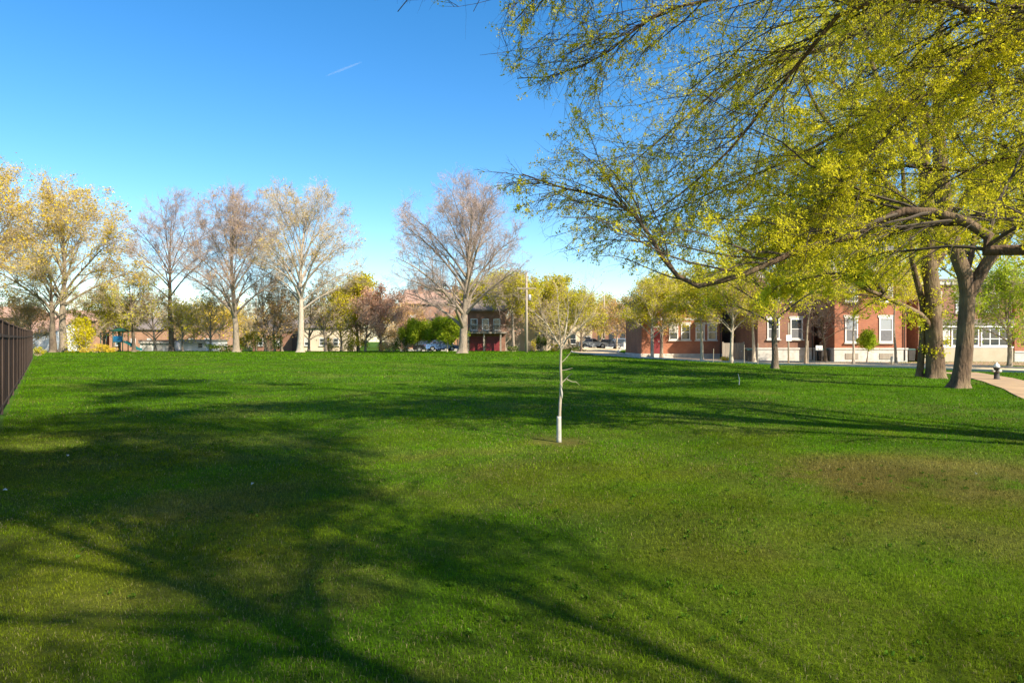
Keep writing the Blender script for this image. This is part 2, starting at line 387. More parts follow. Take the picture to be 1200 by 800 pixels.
# ------------------------------------------------------------------ roads and paths
def smooth_line(pts, n=60):
    pts = np.array(pts, float); d = np.concatenate([[0], np.cumsum(np.linalg.norm(np.diff(pts, axis=0), axis=1))])
    # catmull-rom through the points
    out = []
    P = np.vstack([2*pts[0]-pts[1], pts, 2*pts[-1]-pts[-2]])
    for s in np.linspace(0, d[-1]-1e-6, n):
        i = min(np.searchsorted(d, s, side='right')-1, len(pts)-2); t = (s-d[i])/(d[i+1]-d[i])
        p0, p1, p2, p3 = P[i], P[i+1], P[i+2], P[i+3]
        out.append(.5*((2*p1)+(-p0+p2)*t+(2*p0-5*p1+4*p2-p3)*t*t+(-p0+3*p1-3*p2+p3)*t**3))
    return np.array(out)
def seg_dist(x, y, L):
    dmin = np.full(np.shape(x), 1e9)
    for a, b in zip(L[:-1], L[1:]):
        ab = b-a; t = np.clip(((x-a[0])*ab[0]+(y-a[1])*ab[1])/(ab@ab+1e-9), 0, 1)
        dmin = np.minimum(dmin, np.hypot(x-a[0]-ab[0]*t, y-a[1]-ab[1]*t))
    return dmin
ROAD = smooth_line([(62,8),(44,20),(34,31),(29.5,40),(27,46),(21.5,52.5),(14.5,60),(10.2,70),(10.2,84),(14,99),(23,124),(60,200)], 90)
ROADW = 2.7
PATH = smooth_line([(3.4,-2),(9.5,9.3),(15.95,20),(21.4,30),(24.2,37)], 30)
PATHW = .85
def on_hard(x, y):
    return (seg_dist(x, y, ROAD[::3]) < ROADW+.35) | (seg_dist(x, y, PATH[::2]) < PATHW-.12+.14*fbm(x, y, .5, 301))
def ribbon(name, line, off0, off1, dz0, dz1, mat, kind='structure', thick=None, nc=5):
    t = np.gradient(line, axis=0); t /= np.linalg.norm(t, axis=1)[:,None]; nrm = np.stack([t[:,1], -t[:,0]], 1)
    cols = np.linspace(off0, off1, nc); V = []
    for k, o in enumerate(cols):
        p = line+nrm*o; z = ground(p[:,0], p[:,1])+dz0+(dz1-dz0)*k/(nc-1)
        V.append(np.stack([p[:,0], p[:,1], z], 1))
    if thick:
        for o in (off1, off0):
            p = line+nrm*o; V.append(np.stack([p[:,0], p[:,1], ground(p[:,0], p[:,1])-thick], 1))
    V = np.stack(V, 1); n, m = V.shape[:2]
    I, J = np.meshgrid(np.arange(n-1), np.arange(m if thick else m-1)); I = I.ravel(); J = J.ravel(); J2 = (J+1) % m
    q = np.stack([I*m+J, I*m+J2, (I+1)*m+J2, (I+1)*m+J], 1)
    me = mesh_np(name, V.reshape(-1,3), quads=q, mats=[mat], smooth=False)
    o = link(name, me); tag(o, kind=kind); return o
ribbon('road', ROAD, -ROADW, ROADW, .03, .03, M['asphalt'], nc=7)
ribbon('kerb', ROAD, -ROADW-.18, -ROADW, .13, .13, M['kerb'], thick=.1, nc=2)
ribbon('kerb', ROAD, ROADW, ROADW+.18, .13, .13, M['kerb'], thick=.1, nc=2)
ribbon('footpath', PATH, -PATHW, PATHW, .035, .035, M['brickpath'], thick=.1, nc=3)
build_grass()

# ------------------------------------------------------------------ tree engine
def unit(v): return v/(np.linalg.norm(v, axis=-1, keepdims=True)+1e-9)
def grow(p0, d0, L, r0, n, wob, trop, rng, rend=.25, curl=None):
    m = len(p0); P = np.zeros((m, n, 3)); P[:,0] = p0; d = unit(d0)
    R = r0[:,None]*(1-(1-rend)*np.linspace(0,1,n)[None]**.9)
    for k in range(1, n):
        d = unit(d+rng.normal(0, wob, (m,3))+trop)
        P[:,k] = P[:,k-1]+d*(L/(n-1))[:,None]
    return P, R
def spawn(P, R, k, t0, t1, ang, angsd, lr, lrsd, rr, n, wob, trop, rng, shape=.45, bias=None, rend=.25, rmin=.003):
    m, n0 = P.shape[:2]
    seg = np.linalg.norm(np.diff(P, axis=1), axis=2).sum(1)
    idx = np.repeat(np.arange(m), k); M_ = len(idx)
    t = (t0+(t1-t0)*((np.tile(np.arange(k), m)+rng.rand(M_))/k))
    f = t*(n0-1); i = np.clip(f.astype(int), 0, n0-2); w = (f-i)[:,None]
    p = P[idx,i]*(1-w)+P[idx,i+1]*w
    tan = unit(P[idx,i+1]-P[idx,i]); rad = R[idx,i]*(1-w[:,0])+R[idx,i+1]*w[:,0]
    a = rng.normal(ang, angsd, M_)
    rv = unit(rng.normal(0,1,(M_,3))); u = unit(np.cross(tan, rv))
    d = tan*np.cos(a)[:,None]+u*np.sin(a)[:,None]
    if bias is not None: d = unit(d+bias)
    L = seg[idx]*lr*(1-shape*t)*np.exp(rng.normal(0, lrsd, M_))
    r = np.maximum(rad*rr, rmin)
    return grow(p, d, L, r, n, wob, trop, rng, rend)
def tubes(sets):
    """sets: list of (P[m,n,3], R[m,n], sides) -> V, quads"""
    Vs, Qs = [], []; off = 0
    for P, R, s in sets:
        if len(P) == 0: continue
        m, n = P.shape[:2]
        T = unit(np.gradient(P, axis=1)); D = unit(P[:,-1]-P[:,0])
        ref = np.where(np.abs(D[:,2:3]) < .75, np.array([[0,0,1.]]), np.array([[1.,0,0]]))[:,None,:]
        U = unit(np.cross(T, ref)); W = np.cross(T, U)
        a = np.arange(s)*2*PI/s
        V = P[:,:,None]+R[:,:,None,None]*(np.cos(a)[None,None,:,None]*U[:,:,None]+np.sin(a)[None,None,:,None]*W[:,:,None])
        base = (np.arange(m)*n*s)[:,None,None]; I = (np.arange(n-1)*s)[None,:,None]; J = np.arange(s)[None,None]; J2 = (J+1) % s
        A = base+I
        q = np.stack(np.broadcast_arrays(A+J, A+J2, A+s+J2, A+s+J), -1).reshape(-1,4)+off
        Vs.append(V.reshape(-1,3)); Qs.append(q); off += m*n*s
    return np.concatenate(Vs), np.concatenate(Qs)
def leaves(C, size, rng, sd=.3, flat=.0):
    n = len(C); d1 = unit(rng.normal(0,1,(n,3))); d1[:,2] *= (1-flat); d1 = unit(d1)
    d2 = unit(np.cross(d1, rng.normal(0,1,(n,3)))); s = size*np.exp(rng.normal(0, sd, n))[:,None]
    V = np.stack([C-d1*s*.5, C+d2*s*.32, C+d1*s*.6, C-d2*s*.32], 1).reshape(-1,3)
    k = np.arange(n)*4; return V, np.stack([k,k+1,k+2,k+3],1)
def leafpos(P, per, spread, rng, keep=1.0, t0=.2):
    m, n = P.shape[:2]
    if keep < 1: P = P[rng.rand(m) < keep]; m = len(P)
    idx = np.repeat(np.arange(m), per); f = (t0+(1-t0)*rng.rand(len(idx)))*(n-1); i = np.clip(f.astype(int),0,n-2); w = (f-i)[:,None]
    return P[idx,i]*(1-w)+P[idx,i+1]*w+rng.normal(0, spread, (len(idx),3))
def trunk_set(pts, rad, n=14, sides=20, flare=.0, lobes=5, seed=0):
    """thick trunk with a flared lobed foot; returns V, quads"""
    base = smooth_line(pts, n*3); q = np.linspace(0,1,n)**1.9; u = q*(n*3-1); i0 = np.clip(u.astype(int),0,n*3-2); w0 = (u-i0)[:,None]
    pts = base[i0]*(1-w0)+base[i0+1]*w0; L = q; rad = np.interp(L, np.linspace(0,1,len(rad)), rad)
    V, Q = tubes([(pts[None], rad[None], sides)])
    V = V.reshape(n, sides, 3); a = np.arange(sides)*2*PI/sides; r = np.random.RandomState(seed)
    h = pts[:,2]-pts[0,2]
    for k in range(n):
        f = 1+flare*np.exp(-h[k]/.2)*(1+.55*np.cos(lobes*a+seed))+.05*np.sin(3*a+h[k]*1.7+seed)+.04*r.normal(0,1,sides)*.6
        V[k] = pts[k]+(V[k]-pts[k])*f[:,None]
    return V.reshape(-1,3), Q
def merge(parts):
    Vs, Qs, Ms = [], [], []; off = 0
    for V, Q, m in parts:
        Vs.append(V); Qs.append(Q+off); Ms.append(np.full(len(Q), m)); off += len(V)
    return np.concatenate(Vs), np.concatenate(Qs), np.concatenate(Ms)

# generic tree about the origin: limbs sweep from the bole out to a domed envelope
def gen_tree(seed, H=20, W=14, bole=.22, spread=.75, limbs=7, k=(10,6,5,4), trunk_r=None, leaf=None, wob=.10, up=.05, twig_r=.013, leaf_per=2, leaf_size=.12, leaf_keep=.6, leaf_spread=.2, flare=.5, keep=None):
    rng = np.random.RandomState(seed)
    tr = trunk_r or .022*H
    n = 12; R = W/2; zc = H*(.36+bole*.6); rz = H-zc
    P0, R0 = grow(np.zeros((1,3)), np.array([[rng.normal(0,.02), rng.normal(0,.02), 1.]]), np.array([H*.8]), np.array([tr]), n, .03, np.array([0,0,.03]), rng, .10)
    P0[:,0] = 0
    m = int(limbs*2.2)
    i = np.arange(m); az = i*2.39996+rng.normal(0,.3,m)+rng.rand()*6
    el = np.radians(np.interp((i+.5)/m, [0,.4,1], [-8-14*(spread-.75), 23, 74]))+rng.normal(0,.1,m)
    rr = rng.uniform(.80,1.02,m)
    # crown outline is uneven: a few big bays
    rr *= 1-.16*(np.sin(az*2+seed)+np.sin(az*3+el*4+seed*2))*.5
    E = np.stack([R*np.cos(el)*np.cos(az)*rr, R*np.cos(el)*np.sin(az)*rr, zc+rz*np.sin(el)*rr*np.where(el<0,.8,1)], 1)
    t = bole+(.62-bole)*((i+.5)/m)**1.1+rng.normal(0,.015,m); t = np.clip(t, bole*.9, .7)
    f = t/.8*(n-1); ii = np.clip(f.astype(int),0,n-2); w = (f-ii)[:,None]
    Sx = P0[0,ii]*(1-w)+P0[0,ii+1]*w; r0 = (R0[0,ii]*(1-w[:,0])+R0[0,ii+1]*w[:,0])*rng.uniform(.42,.62,m)
    Ln = np.linalg.norm(E-Sx, axis=1)
    C1 = Sx+(E-Sx)*.30+np.array([0,0,1.])*(Ln*.10)[:,None]; C1[:,:2] = Sx[:,:2]+(E-Sx)[:,:2]*.28
    C2 = Sx+(E-Sx)*.68+np.array([0,0,1.])*(Ln*.10)[:,None]
    T = np.linspace(0,1,11)[None,:,None]
    P1 = (1-T)**3*Sx[:,None]+3*(1-T)**2*T*C1[:,None]+3*(1-T)*T*T*C2[:,None]+T**3*E[:,None]
    wv = np.cumsum(rng.normal(0,1,P1.shape),1); wv -= wv[:,:1]; P1 = P1+wv*(Ln*.010)[:,None,None]*np.linspace(0,1,11)[None,:,None]
    R1 = r0[:,None]*(1-.88*np.linspace(0,1,11)[None]**.8)
    def inside(P, q=1.07):
        e = P[:,-1]; z = (e[:,2]-zc)/(rz*np.where(e[:,2]<zc,1.0,1)); return (e[:,0]/R)**2+(e[:,1]/R)**2+z**2 < q*q
    def cut(a, q):
        ok = inside(a[0], q)
        if keep: ok &= keep(a[0])
        return a[0][ok], a[1][ok]
    P2, R2 = cut(spawn(P1, R1, k[0], .25, .99, .68, .2, .36, .25, .55, 7, wob, np.array([0,0,up]), rng, .45), 1.03)
    P2b, R2b = cut(spawn(P0, R0, 6, .55, 1, .6, .2, .25, .2, .5, 7, wob, np.array([0,0,up]), rng, .4), 1.03)
    P2 = np.concatenate([P2, P2b]); R2 = np.concatenate([R2, R2b])
    P3, R3 = cut(spawn(P2, R2, k[1], .2, 1, .66, .25, .52, .25, .55, 5, wob, np.array([0,0,up*.7]), rng, .4, rmin=twig_r), 1.06)
    P4, R4 = cut(spawn(P3, R3, k[2], .15, 1, .7, .3, .6, .3, .6, 3, wob, np.array([0,0,up*.5]), rng, .3, rmin=twig_r*.75), 1.10)
    P5, R5 = spawn(P4, R4, k[3], .2, 1, .7, .3, .62, .3, .6, 2, wob, np.array([0,0,0.]), rng, .3, rmin=twig_r*.5, rend=.5)
    TV, TQ = trunk_set(P0[0], R0[0], 26, 16, flare, 5, seed)
    BV, BQ = tubes([(P1, R1, 8), (P2, R2, 5)])
    V, Q, Mi = merge([(TV,TQ,0),(BV,BQ,0)])
    CV, CQ = tubes([(P3, R3, 4), (P4, R4, 3), (P5, R5, 3)])
    parts = [(CV, CQ, 0)]
    if leaf:
        C = leafpos(P4, leaf_per, leaf_spread, rng, leaf_keep)
        LV, LQ = leaves(C, leaf_size, rng); parts.append((LV, LQ, 1))
    cV, cQ, cM = merge(parts)
    return (V, Q), (cV, cQ, cM)
def tree_obj(name, label, tr, loc, bark, twig, leaf=None, group=None, cat='tree', rz=0):
    (V, Q), (cV, cQ, cM) = tr
    root = thing(name, label, cat, loc, rz, group)
    link('trunk', mesh_np('trunk', V, quads=Q, mats=[M[bark]]), root)
    link('crown', mesh_np('crown', cV, quads=cQ, mats=[M[twig]]+([M[leaf]] if leaf else []), midx=cM, smooth=False), root)
    return root
def place_tree(name, label, px, Y, pytop, pxw, seed, bark='bark_grey', twig='twig_pink', leaf=None, group=None, rz=0, base=None, **kw):
    if name in ('small_tree','blossom_tree') and px < 460 and 86 < Y < 100: Y = 85.5+(Y-86)*.3
    x, y, z = gx(px, Y)
    H = CAMZ+(400-pytop)/F*Y-z; W = pxw/F*Y
    tr = gen_tree(seed, H=H, W=W, leaf=leaf, **kw)
    return tree_obj(name, label, tr, (x,y,z-.05), bark, twig, leaf, group, rz=rz)

# ------------------------------------------------------------------ the far row of bare and budding trees
ROW = 'tall trees along the far edge of the lawn'
place_tree('ash_tree', 'large spreading tree with gold spring buds on the far left, beside the white garage', 74, 82, 199, 190, 21, 'bark_grey', 'twig_tan', 'leaf_gold', ROW, limbs=9, trunk_r=0.46, leaf_size=0.17, leaf_per=3, leaf_keep=0.7, leaf_spread=.28, bole=.20, spread=.9, k=(13,7,6,4))
place_tree('ash_tree', 'gold budding tree cut off by the left edge of the photo', -30, 78, 180, 190, 22, 'bark_grey', 'twig_tan', 'leaf_gold', ROW, limbs=9, trunk_r=0.4, leaf_size=0.17, leaf_per=3, leaf_keep=0.7, leaf_spread=.28, k=(13,7,6,4))
place_tree('ash_tree', 'forked dark barked tree left of the gold tree, arching towards the fence', 62, 80, 285, 110, 23, 'bark_dark', 'twig_tan', 'leaf_yg', ROW, limbs=6, trunk_r=0.42, leaf_size=.11, leaf_per=2, leaf_keep=0.5, spread=1.15, bole=.28)
place_tree('ash_tree', 'bare dark trunked tree behind the low white garage', 201, 88, 222, 140, 24, 'bark_dark', 'twig_pink', None, ROW, limbs=7, flare=.45, bole=.34, spread=.7, trunk_r=0.36, k=(13,7,6,4))
place_tree('ash_tree', 'fan shaped bare tree with pinkish twigs, first right of the low white garage', 277, 82, 214, 158, 25, 'bark_grey', 'twig_pink', 'leaf_orange', ROW, limbs=11, trunk_r=0.4, bole=.17, spread=.72, leaf_per=1, leaf_keep=0.45, leaf_size=.12, k=(13,7,6,4))
place_tree('ash_tree', 'pale trunked tree with thin gold buds, tallest in the middle of the row', 352, 82, 210, 168, 26, 'bark_pale', 'twig_tan', 'leaf_gold', ROW, limbs=10, trunk_r=0.42, bole=.24, spread=.8, leaf_per=2, leaf_keep=0.22, leaf_size=.13, k=(13,7,6,4))
place_tree('oak_tree', 'wide bare tree with mauve twigs left of the maroon garage doors', 542, 74, 203, 196, 27, 'bark_grey', 'twig_pink', None, ROW, limbs=12, trunk_r=0.48, bole=.12, spread=.95, twig_r=.011, k=(15,7,6,4))
MID = 'smaller trees behind the far edge of the lawn'
place_tree('small_tree', 'small olive budding tree right of the playground frame', 157, 84, 308, 100, 31, 'bark_dark', 'twig_tan', 'leaf_yg', MID, limbs=7, k=(8,6,4,3), flare=.45, leaf_per=3, leaf_keep=.6, leaf_size=.13, spread=1.0)
place_tree('small_tree', 'rounded golden tree behind the low white garage roof', 256, 104, 352, 96, 32, 'bark_grey', 'twig_tan', 'leaf_gold', MID, limbs=7, k=(8,6,4,3), leaf_per=3, leaf_keep=0.7, leaf_size=.22, leaf_spread=.4, spread=1.0)
place_tree('small_tree', 'twiggy brown tree between the fan shaped tree and the pale trunk', 312, 92, 318, 74, 33, 'bark_grey', 'twig_tan', 'leaf_orange', MID, limbs=7, k=(8,6,4,3), leaf_per=2, leaf_keep=.4, leaf_size=.12, bole=.12, spread=1.0)
place_tree('small_tree', 'brown bare tree just right of the pale trunk', 382, 90, 322, 90, 34, 'bark_grey', 'twig_tan', 'leaf_yg', MID, limbs=8, k=(8,6,4,3), leaf_per=1, leaf_keep=.5, leaf_size=.12, bole=.15, spread=1.05)
place_tree('small_tree', 'yellow green crowned tree behind the pink blossom tree', 420, 98, 322, 76, 35, 'bark_grey', 'twig_tan', 'leaf_yg', MID, limbs=8, k=(8,6,4,3), leaf_per=5, leaf_keep=.9, leaf_size=.22, leaf_spread=.35, spread=.9)
place_tree('blossom_tree', 'pink blossoming tree in front of the orange brick apartments', 446, 88, 334, 84, 36, 'bark_dark', 'twig_pink', 'leaf_pink', MID, limbs=8, k=(8,6,4,3), leaf_per=4, leaf_keep=.9, leaf_size=.16, leaf_spread=.3, bole=.15, spread=1.0)
place_tree('small_tree', 'small lime green tree left of the parked dark car', 489, 86, 376, 40, 37, 'bark_pale', 'twig_tan', 'leaf_lime', MID, limbs=7, k=(8,6,4,3), flare=.45, leaf_per=9, leaf_keep=1, leaf_size=.16, leaf_spread=.25, bole=.25, spread=1.0)
place_tree('small_tree', 'small lime green tree beside the wide bare tree trunk', 524, 84, 372, 46, 38, 'bark_pale', 'twig_tan', 'leaf_lime', MID, limbs=7, k=(8,6,4,3), flare=.45, leaf_per=9, leaf_keep=1, leaf_size=.16, leaf_spread=.25, bole=.25, spread=1.0)
place_tree('small_tree', 'leafy yellow green tree above the maroon garage', 580, 96, 322, 110, 39, 'bark_grey', 'twig_tan', 'leaf_yg', MID, limbs=9, k=(8,6,4,3), leaf_per=7, leaf_keep=.9, leaf_size=.2, leaf_spread=.35, bole=0.45, spread=.95)
place_tree('small_tree', 'slender yellow green tree just left of the tall utility pole', 602, 86, 316, 82, 40, 'bark_grey', 'twig_tan', 'leaf_yg', MID, limbs=8, k=(8,6,4,3), flare=.45, leaf_per=4, leaf_keep=.9, leaf_size=.18, leaf_spread=.35, bole=0.5, spread=.8)
place_tree('small_tree', 'yellow green tree shading the cream gable hall', 648, 98, 322, 84, 41, 'bark_grey', 'twig_tan', 'leaf_yg', MID, limbs=8, k=(8,6,4,3), leaf_per=5, leaf_keep=.9, leaf_size=.2, leaf_spread=.35, bole=0.5, spread=.9)
place_tree('small_tree', 'thin trunked yellow green tree left of the parked cars', 681, 82, 340, 66, 42, 'bark_dark', 'twig_tan', 'leaf_yg', MID, limbs=8, k=(8,6,4,3), flare=.45, leaf_per=3, leaf_keep=.7, leaf_size=.15, leaf_spread=.3, bole=.2, spread=.9)
place_tree('small_tree', 'orange budding tree behind the parked cars', 723, 98, 348, 64, 43, 'bark_pale', 'twig_tan', 'leaf_orange', MID, limbs=8, k=(8,6,4,3), flare=.45, leaf_per=3, leaf_keep=.7, leaf_size=.15, leaf_spread=.3, bole=.2, spread=.9)

for a_ in [
 ('golden budding tree at the left edge just above the fence', 18, 92, 338, 90, 61, 'twig_tan','leaf_orange',.6,3),
 ('yellow green tree between the gold tree and the playground', 122, 96, 330, 84, 62, 'twig_tan','leaf_yg',.8,4),
 ('brown twiggy tree over the dark edged white garage', 182, 96, 336, 80, 63, 'twig_tan','leaf_orange',.5,2),
 ('pale golden tree between the two low white garages and the salmon house', 228, 106, 350, 76, 64, 'twig_tan','leaf_yg',.5,2),
 ('brown thicket tree left of the pale trunk', 330, 95, 332, 70, 65, 'twig_tan','leaf_orange',.5,2),
 ('brown thicket tree second to the right of the pale trunk', 362, 96, 336, 72, 66, 'twig_pink','leaf_orange',.4,2),
 ('olive thicket tree left of the yellow green crowned tree', 400, 92, 342, 68, 67, 'twig_tan','leaf_yg',.5,3),
 ('orange leafed tree over the left end of the apartment roof', 474, 99, 350, 60, 68, 'twig_pink','leaf_orange',.8,4),
 ('bare brown tree over the dark apartment porch', 512, 100, 352, 56, 69, 'twig_pink',None,.8,3),
 ('bare pinkish tree in front of the left end of the hall', 592, 92, 352, 50, 70, 'twig_pink','leaf_pink',.3,1),
 ('bare brown tree above the round clipped bush', 640, 95, 342, 62, 71, 'twig_tan','leaf_yg',.4,2),
 ('yellow green tree at the right end of the cream hall', 668, 100, 336, 66, 72, 'twig_tan','leaf_yg',.8,4),
 ('yellow green tree behind the pole by the parked cars', 704, 110, 342, 60, 73, 'twig_tan','leaf_yg',.8,4),
 ('pinkish bare tree behind the left corner of the low red building', 745, 96, 344, 70, 74, 'twig_pink','leaf_orange',.4,2),
 ('yellow green tree behind the low red building roof', 800, 78, 306, 120, 75, 'twig_tan','leaf_yg',.9,7),
 ('brown twiggy tree just above the end of the fence', 36, 86, 352, 60, 77, 'twig_tan','leaf_orange',.4,2),
 ('olive twiggy tree right of the yellow forsythia', 140, 90, 344, 60, 78, 'twig_tan','leaf_yg',.5,3),
 ('brown twiggy tree left of the small white garage', 214, 91, 350, 56, 79, 'twig_tan','leaf_yg',.5,2),
 ('pale brown twiggy tree close left of the fan shaped tree', 246, 90, 340, 60, 80, 'twig_tan','leaf_gold',.4,2),
 ('low brown tree in the thicket right of the fan shaped tree', 322, 88, 350, 54, 81, 'twig_pink','leaf_orange',.4,2),
 ('pinkish twiggy tree left of the orange brick apartments', 428, 92, 348, 54, 82, 'twig_pink','leaf_pink',.5,2),
 ('leafy tree behind the dark porch house roof', 866, 84, 296, 110, 76, 'twig_pink','leaf_yg',.9,6)]:
    place_tree('small_tree', a_[0], a_[1], a_[2], a_[3], a_[4], a_[5], 'bark_grey', a_[6], a_[7], MID, limbs=8, k=(8,6,4,3), leaf_keep=a_[8], leaf_per=a_[9], leaf_size=.15, leaf_spread=.3, bole=.14, spread=1.0)
STREET = 'street trees in front of the brick houses'
place_tree('street_tree', 'pale bare tree at the left corner of the low red brick building', 764, 60, 324, 100, 51, 'bark_pale', 'twig_tan', 'leaf_yg', STREET, limbs=8, k=(8,6,4,3), flare=.45, leaf_per=5, leaf_keep=0.8, leaf_size=.10, bole=.24, spread=.95, twig_r=.010)
place_tree('street_tree', 'second pale bare tree touching the first, before the low red brick building', 775, 61.5, 318, 84, 52, 'bark_grey', 'twig_tan', 'leaf_yg', STREET, limbs=7, k=(8,6,4,3), flare=.45, leaf_per=5, leaf_keep=0.8, leaf_size=.12, bole=.3, spread=.85)
place_tree('street_tree', 'forked white barked tree in front of the windows of the low red brick building', 823, 55, 322, 92, 53, 'bark_pale', 'twig_tan', 'leaf_yg', STREET, limbs=5, k=(8,6,4,3), flare=.45, leaf_per=10, leaf_keep=.8, leaf_size=.11, leaf_spread=.25, bole=.40, spread=.8)
place_tree('street_tree', 'bare pale tree with stakes before the grey wooden gate', 857, 53, 312, 96, 54, 'bark_pale', 'twig_pink', 'leaf_yg', STREET, limbs=7, k=(8,6,4,3), flare=.45, leaf_per=5, leaf_keep=0.8, leaf_size=.09, leaf_spread=.2, bole=.28, spread=.9, twig_r=.010)
place_tree('street_tree', 'reddish bare tree in the dark gap between the two houses', 968, 53.5, 340, 70, 55, 'bark_dark', 'twig_pink', None, STREET, limbs=7, k=(8,6,4,3), flare=.45, bole=.3, spread=1.0)
place_tree('street_tree', 'dark trunked tree with a dense yellow green crown beside the white sign pole', 908, 42, 246, 190, 56, 'bark_dark', 'twig_dark', 'leaf_elm', STREET, limbs=8, k=(6,6,4,4), flare=.45, leaf_per=9, leaf_keep=1, leaf_size=.10, leaf_spread=.3, bole=.24, spread=.95)
place_tree('young_tree', 'tiny bright lime tree between the two ground floor windows', 1016, 52.5, 386, 20, 57, 'bark_grey', 'twig_tan', 'leaf_lime', STREET, limbs=6, k=(4,4,3,2), flare=.45, leaf_per=8, leaf_keep=1, leaf_size=.10, leaf_spread=.14, bole=.4, spread=1.0)
place_tree('street_tree', 'lime green round crowned tree at the right edge behind the fire hydrant', 1183, 44, 305, 150, 58, 'bark_grey', 'twig_tan', 'leaf_lime', STREET, limbs=9, k=(6,6,4,4), flare=.45, leaf_per=7, leaf_keep=1, leaf_size=.11, leaf_spread=.3, bole=.2, spread=1.05)
place_tree('street_tree', 'tall yellow green tree rising behind the mansard house roof', 1010, 72, 210, 210, 59, 'bark_grey', 'twig_tan', 'leaf_elm', STREET, limbs=9, k=(6,6,4,3), flare=.45, leaf_per=9, leaf_keep=1, leaf_size=.22, leaf_spread=.4, bole=.25, spread=.9)
place_tree('street_tree', 'tall yellow green tree behind the beige fronted building', 1150, 74, 170, 230, 60, 'bark_grey', 'twig_tan', 'leaf_elm', STREET, limbs=9, k=(6,6,4,3), flare=.45, leaf_per=9, leaf_keep=1, leaf_size=.22, leaf_spread=.4, bole=.25, spread=.9)

place_tree('street_tree', 'slender yellow green tree before the mansard house, left of the mossy trunks', 1050, 50, 296, 96, 161, 'bark_grey', 'twig_tan', 'leaf_elm', STREET, limbs=7, k=(8,6,4,3), trunk_r=.11, leaf_per=5, leaf_keep=.8, leaf_size=.10, leaf_spread=.25, bole=.52, spread=.8)
place_tree('street_tree', 'yellow green tree before the right half of the brown brick house', 944, 51.5, 300, 90, 162, 'bark_grey', 'twig_tan', 'leaf_yg', STREET, limbs=7, k=(8,6,4,3), trunk_r=.11, leaf_per=5, leaf_keep=.8, leaf_size=.10, leaf_spread=.25, bole=.50, spread=.8)
place_tree('street_tree', 'pinkish budding tree above the grey wooden gate', 884, 54, 318, 70, 163, 'bark_pale', 'twig_pink', 'leaf_pink', STREET, limbs=7, k=(8,6,4,3), leaf_per=3, leaf_keep=.6, leaf_size=.09, leaf_spread=.2, bole=.42, spread=.9)
place_tree('street_tree', 'slim pale trunked tree before the left half of the mansard house', 1000, 51, 306, 74, 164, 'bark_pale', 'twig_tan', 'leaf_yg', STREET, limbs=7, k=(8,6,4,3), leaf_per=3, leaf_keep=.6, leaf_size=.09, leaf_spread=.2, bole=.50, spread=.8, trunk_r=.10)
# ------------------------------------------------------------------ shrubs
def shrub(name, label, px, Y, pxw, pytop, leaf, seed, n=2600, size=.12, twig='twig_tan', cone=False, cat='bush', group='bushes along the far edge of the lawn', dep=.8):
    x, y, z = gx(px, Y); W = pxw/F*Y; H = CAMZ+(400-pytop)/F*Y-z
    rng = np.random.RandomState(seed)
    root = thing(name, label, cat, (x,y,z-.03), 0, group)
    k = 26
    d = unit(np.stack([rng.normal(0,.5,k), rng.normal(0,.5,k), np.ones(k)], 1)); 
    P, R = grow(rng.normal(0,.06*W,(k,3))*[1,1,0], d, H*rng.uniform(.5,.95,k), np.full(k,.025), 6, .12, np.array([0,0,.03]), rng)
    P2, R2 = spawn(P, R, 6, .2, 1, .7, .2, .4, .2, .6, 4, .12, np.array([0,0,.03]), rng, rmin=.01)
    V, Q = tubes([(P,R,5),(P2,R2,3)]); s = np.array([1,1,1.])
    link('stems', mesh_np('stems', V, quads=Q, mats=[M[twig]]), root)
    # lobes of foliage
    nl = 16; c = rng.uniform(-1,1,(nl,3)); c[:,2] = rng.uniform(.15,.85,nl)
    wz = (1-.75*c[:,2]) if cone else np.sqrt(np.clip(1-(c[:,2]*1.1-.35)**2, .1, 1))
    c[:,0] *= W*.34*wz; c[:,1] *= W*.34*wz*dep; c[:,2] *= H*.92
    idx = rng.randint(0, nl, n); dd = unit(rng.normal(0,1,(n,3)))*(rng.rand(n,1)**.4)
    rr = np.stack([np.full(n,W*.2), np.full(n,W*.2*dep), np.full(n,H*.2)],1)*rng.uniform(.6,1.25,(nl,1))[idx]
    C = c[idx]+dd*rr; C[:,2] = np.abs(C[:,2])
    LV, LQ = leaves(C, size, rng)
    link('foliage', mesh_np('foliage', LV, quads=LQ, mats=[M[leaf]], smooth=False), root)
    return root
shrub('forsythia_bush', 'tall cone shaped yellow forsythia left of the playground', 97, 79, 46, 362, 'leaf_yellow', 1, 3800, .15, cone=True)
shrub('forsythia_bush', 'low spreading yellow bush at the foot of the playground', 116, 78, 42, 402, 'leaf_gold', 2, 1500, .12)
shrub('bush', 'dark low bush beneath the fan shaped bare tree', 262, 84, 54, 401, 'leaf_green', 3, 1800, .12)
shrub('bush', 'olive bush between the fan shaped tree and the pale trunk', 316, 86, 36, 384, 'leaf_green', 4, 2200, .13)
shrub('bush', 'golden bush behind the fan shaped bare tree', 291, 90, 30, 378, 'leaf_gold', 5, 2000, .15)
shrub('bush', 'bright yellow bush right of the pale trunk', 386, 88, 18, 388, 'leaf_yellow', 6, 900, .13)
shrub('bush', 'yellow green hedge bush below the yellow green crowned tree', 412, 87, 42, 388, 'leaf_yg', 7, 2400, .13)
shrub('bush', 'orange green bush under the pink blossom tree', 458, 86, 34, 382, 'leaf_orange', 8, 1600, .13)
shrub('bush', 'dark green bush left of the small lime tree', 472, 85, 26, 392, 'leaf_green', 9, 1300, .12)
shrub('bush', 'small dark bush at the foot of the slender trees by the maroon garage', 601, 85, 16, 404, 'leaf_green', 10, 700, .10)
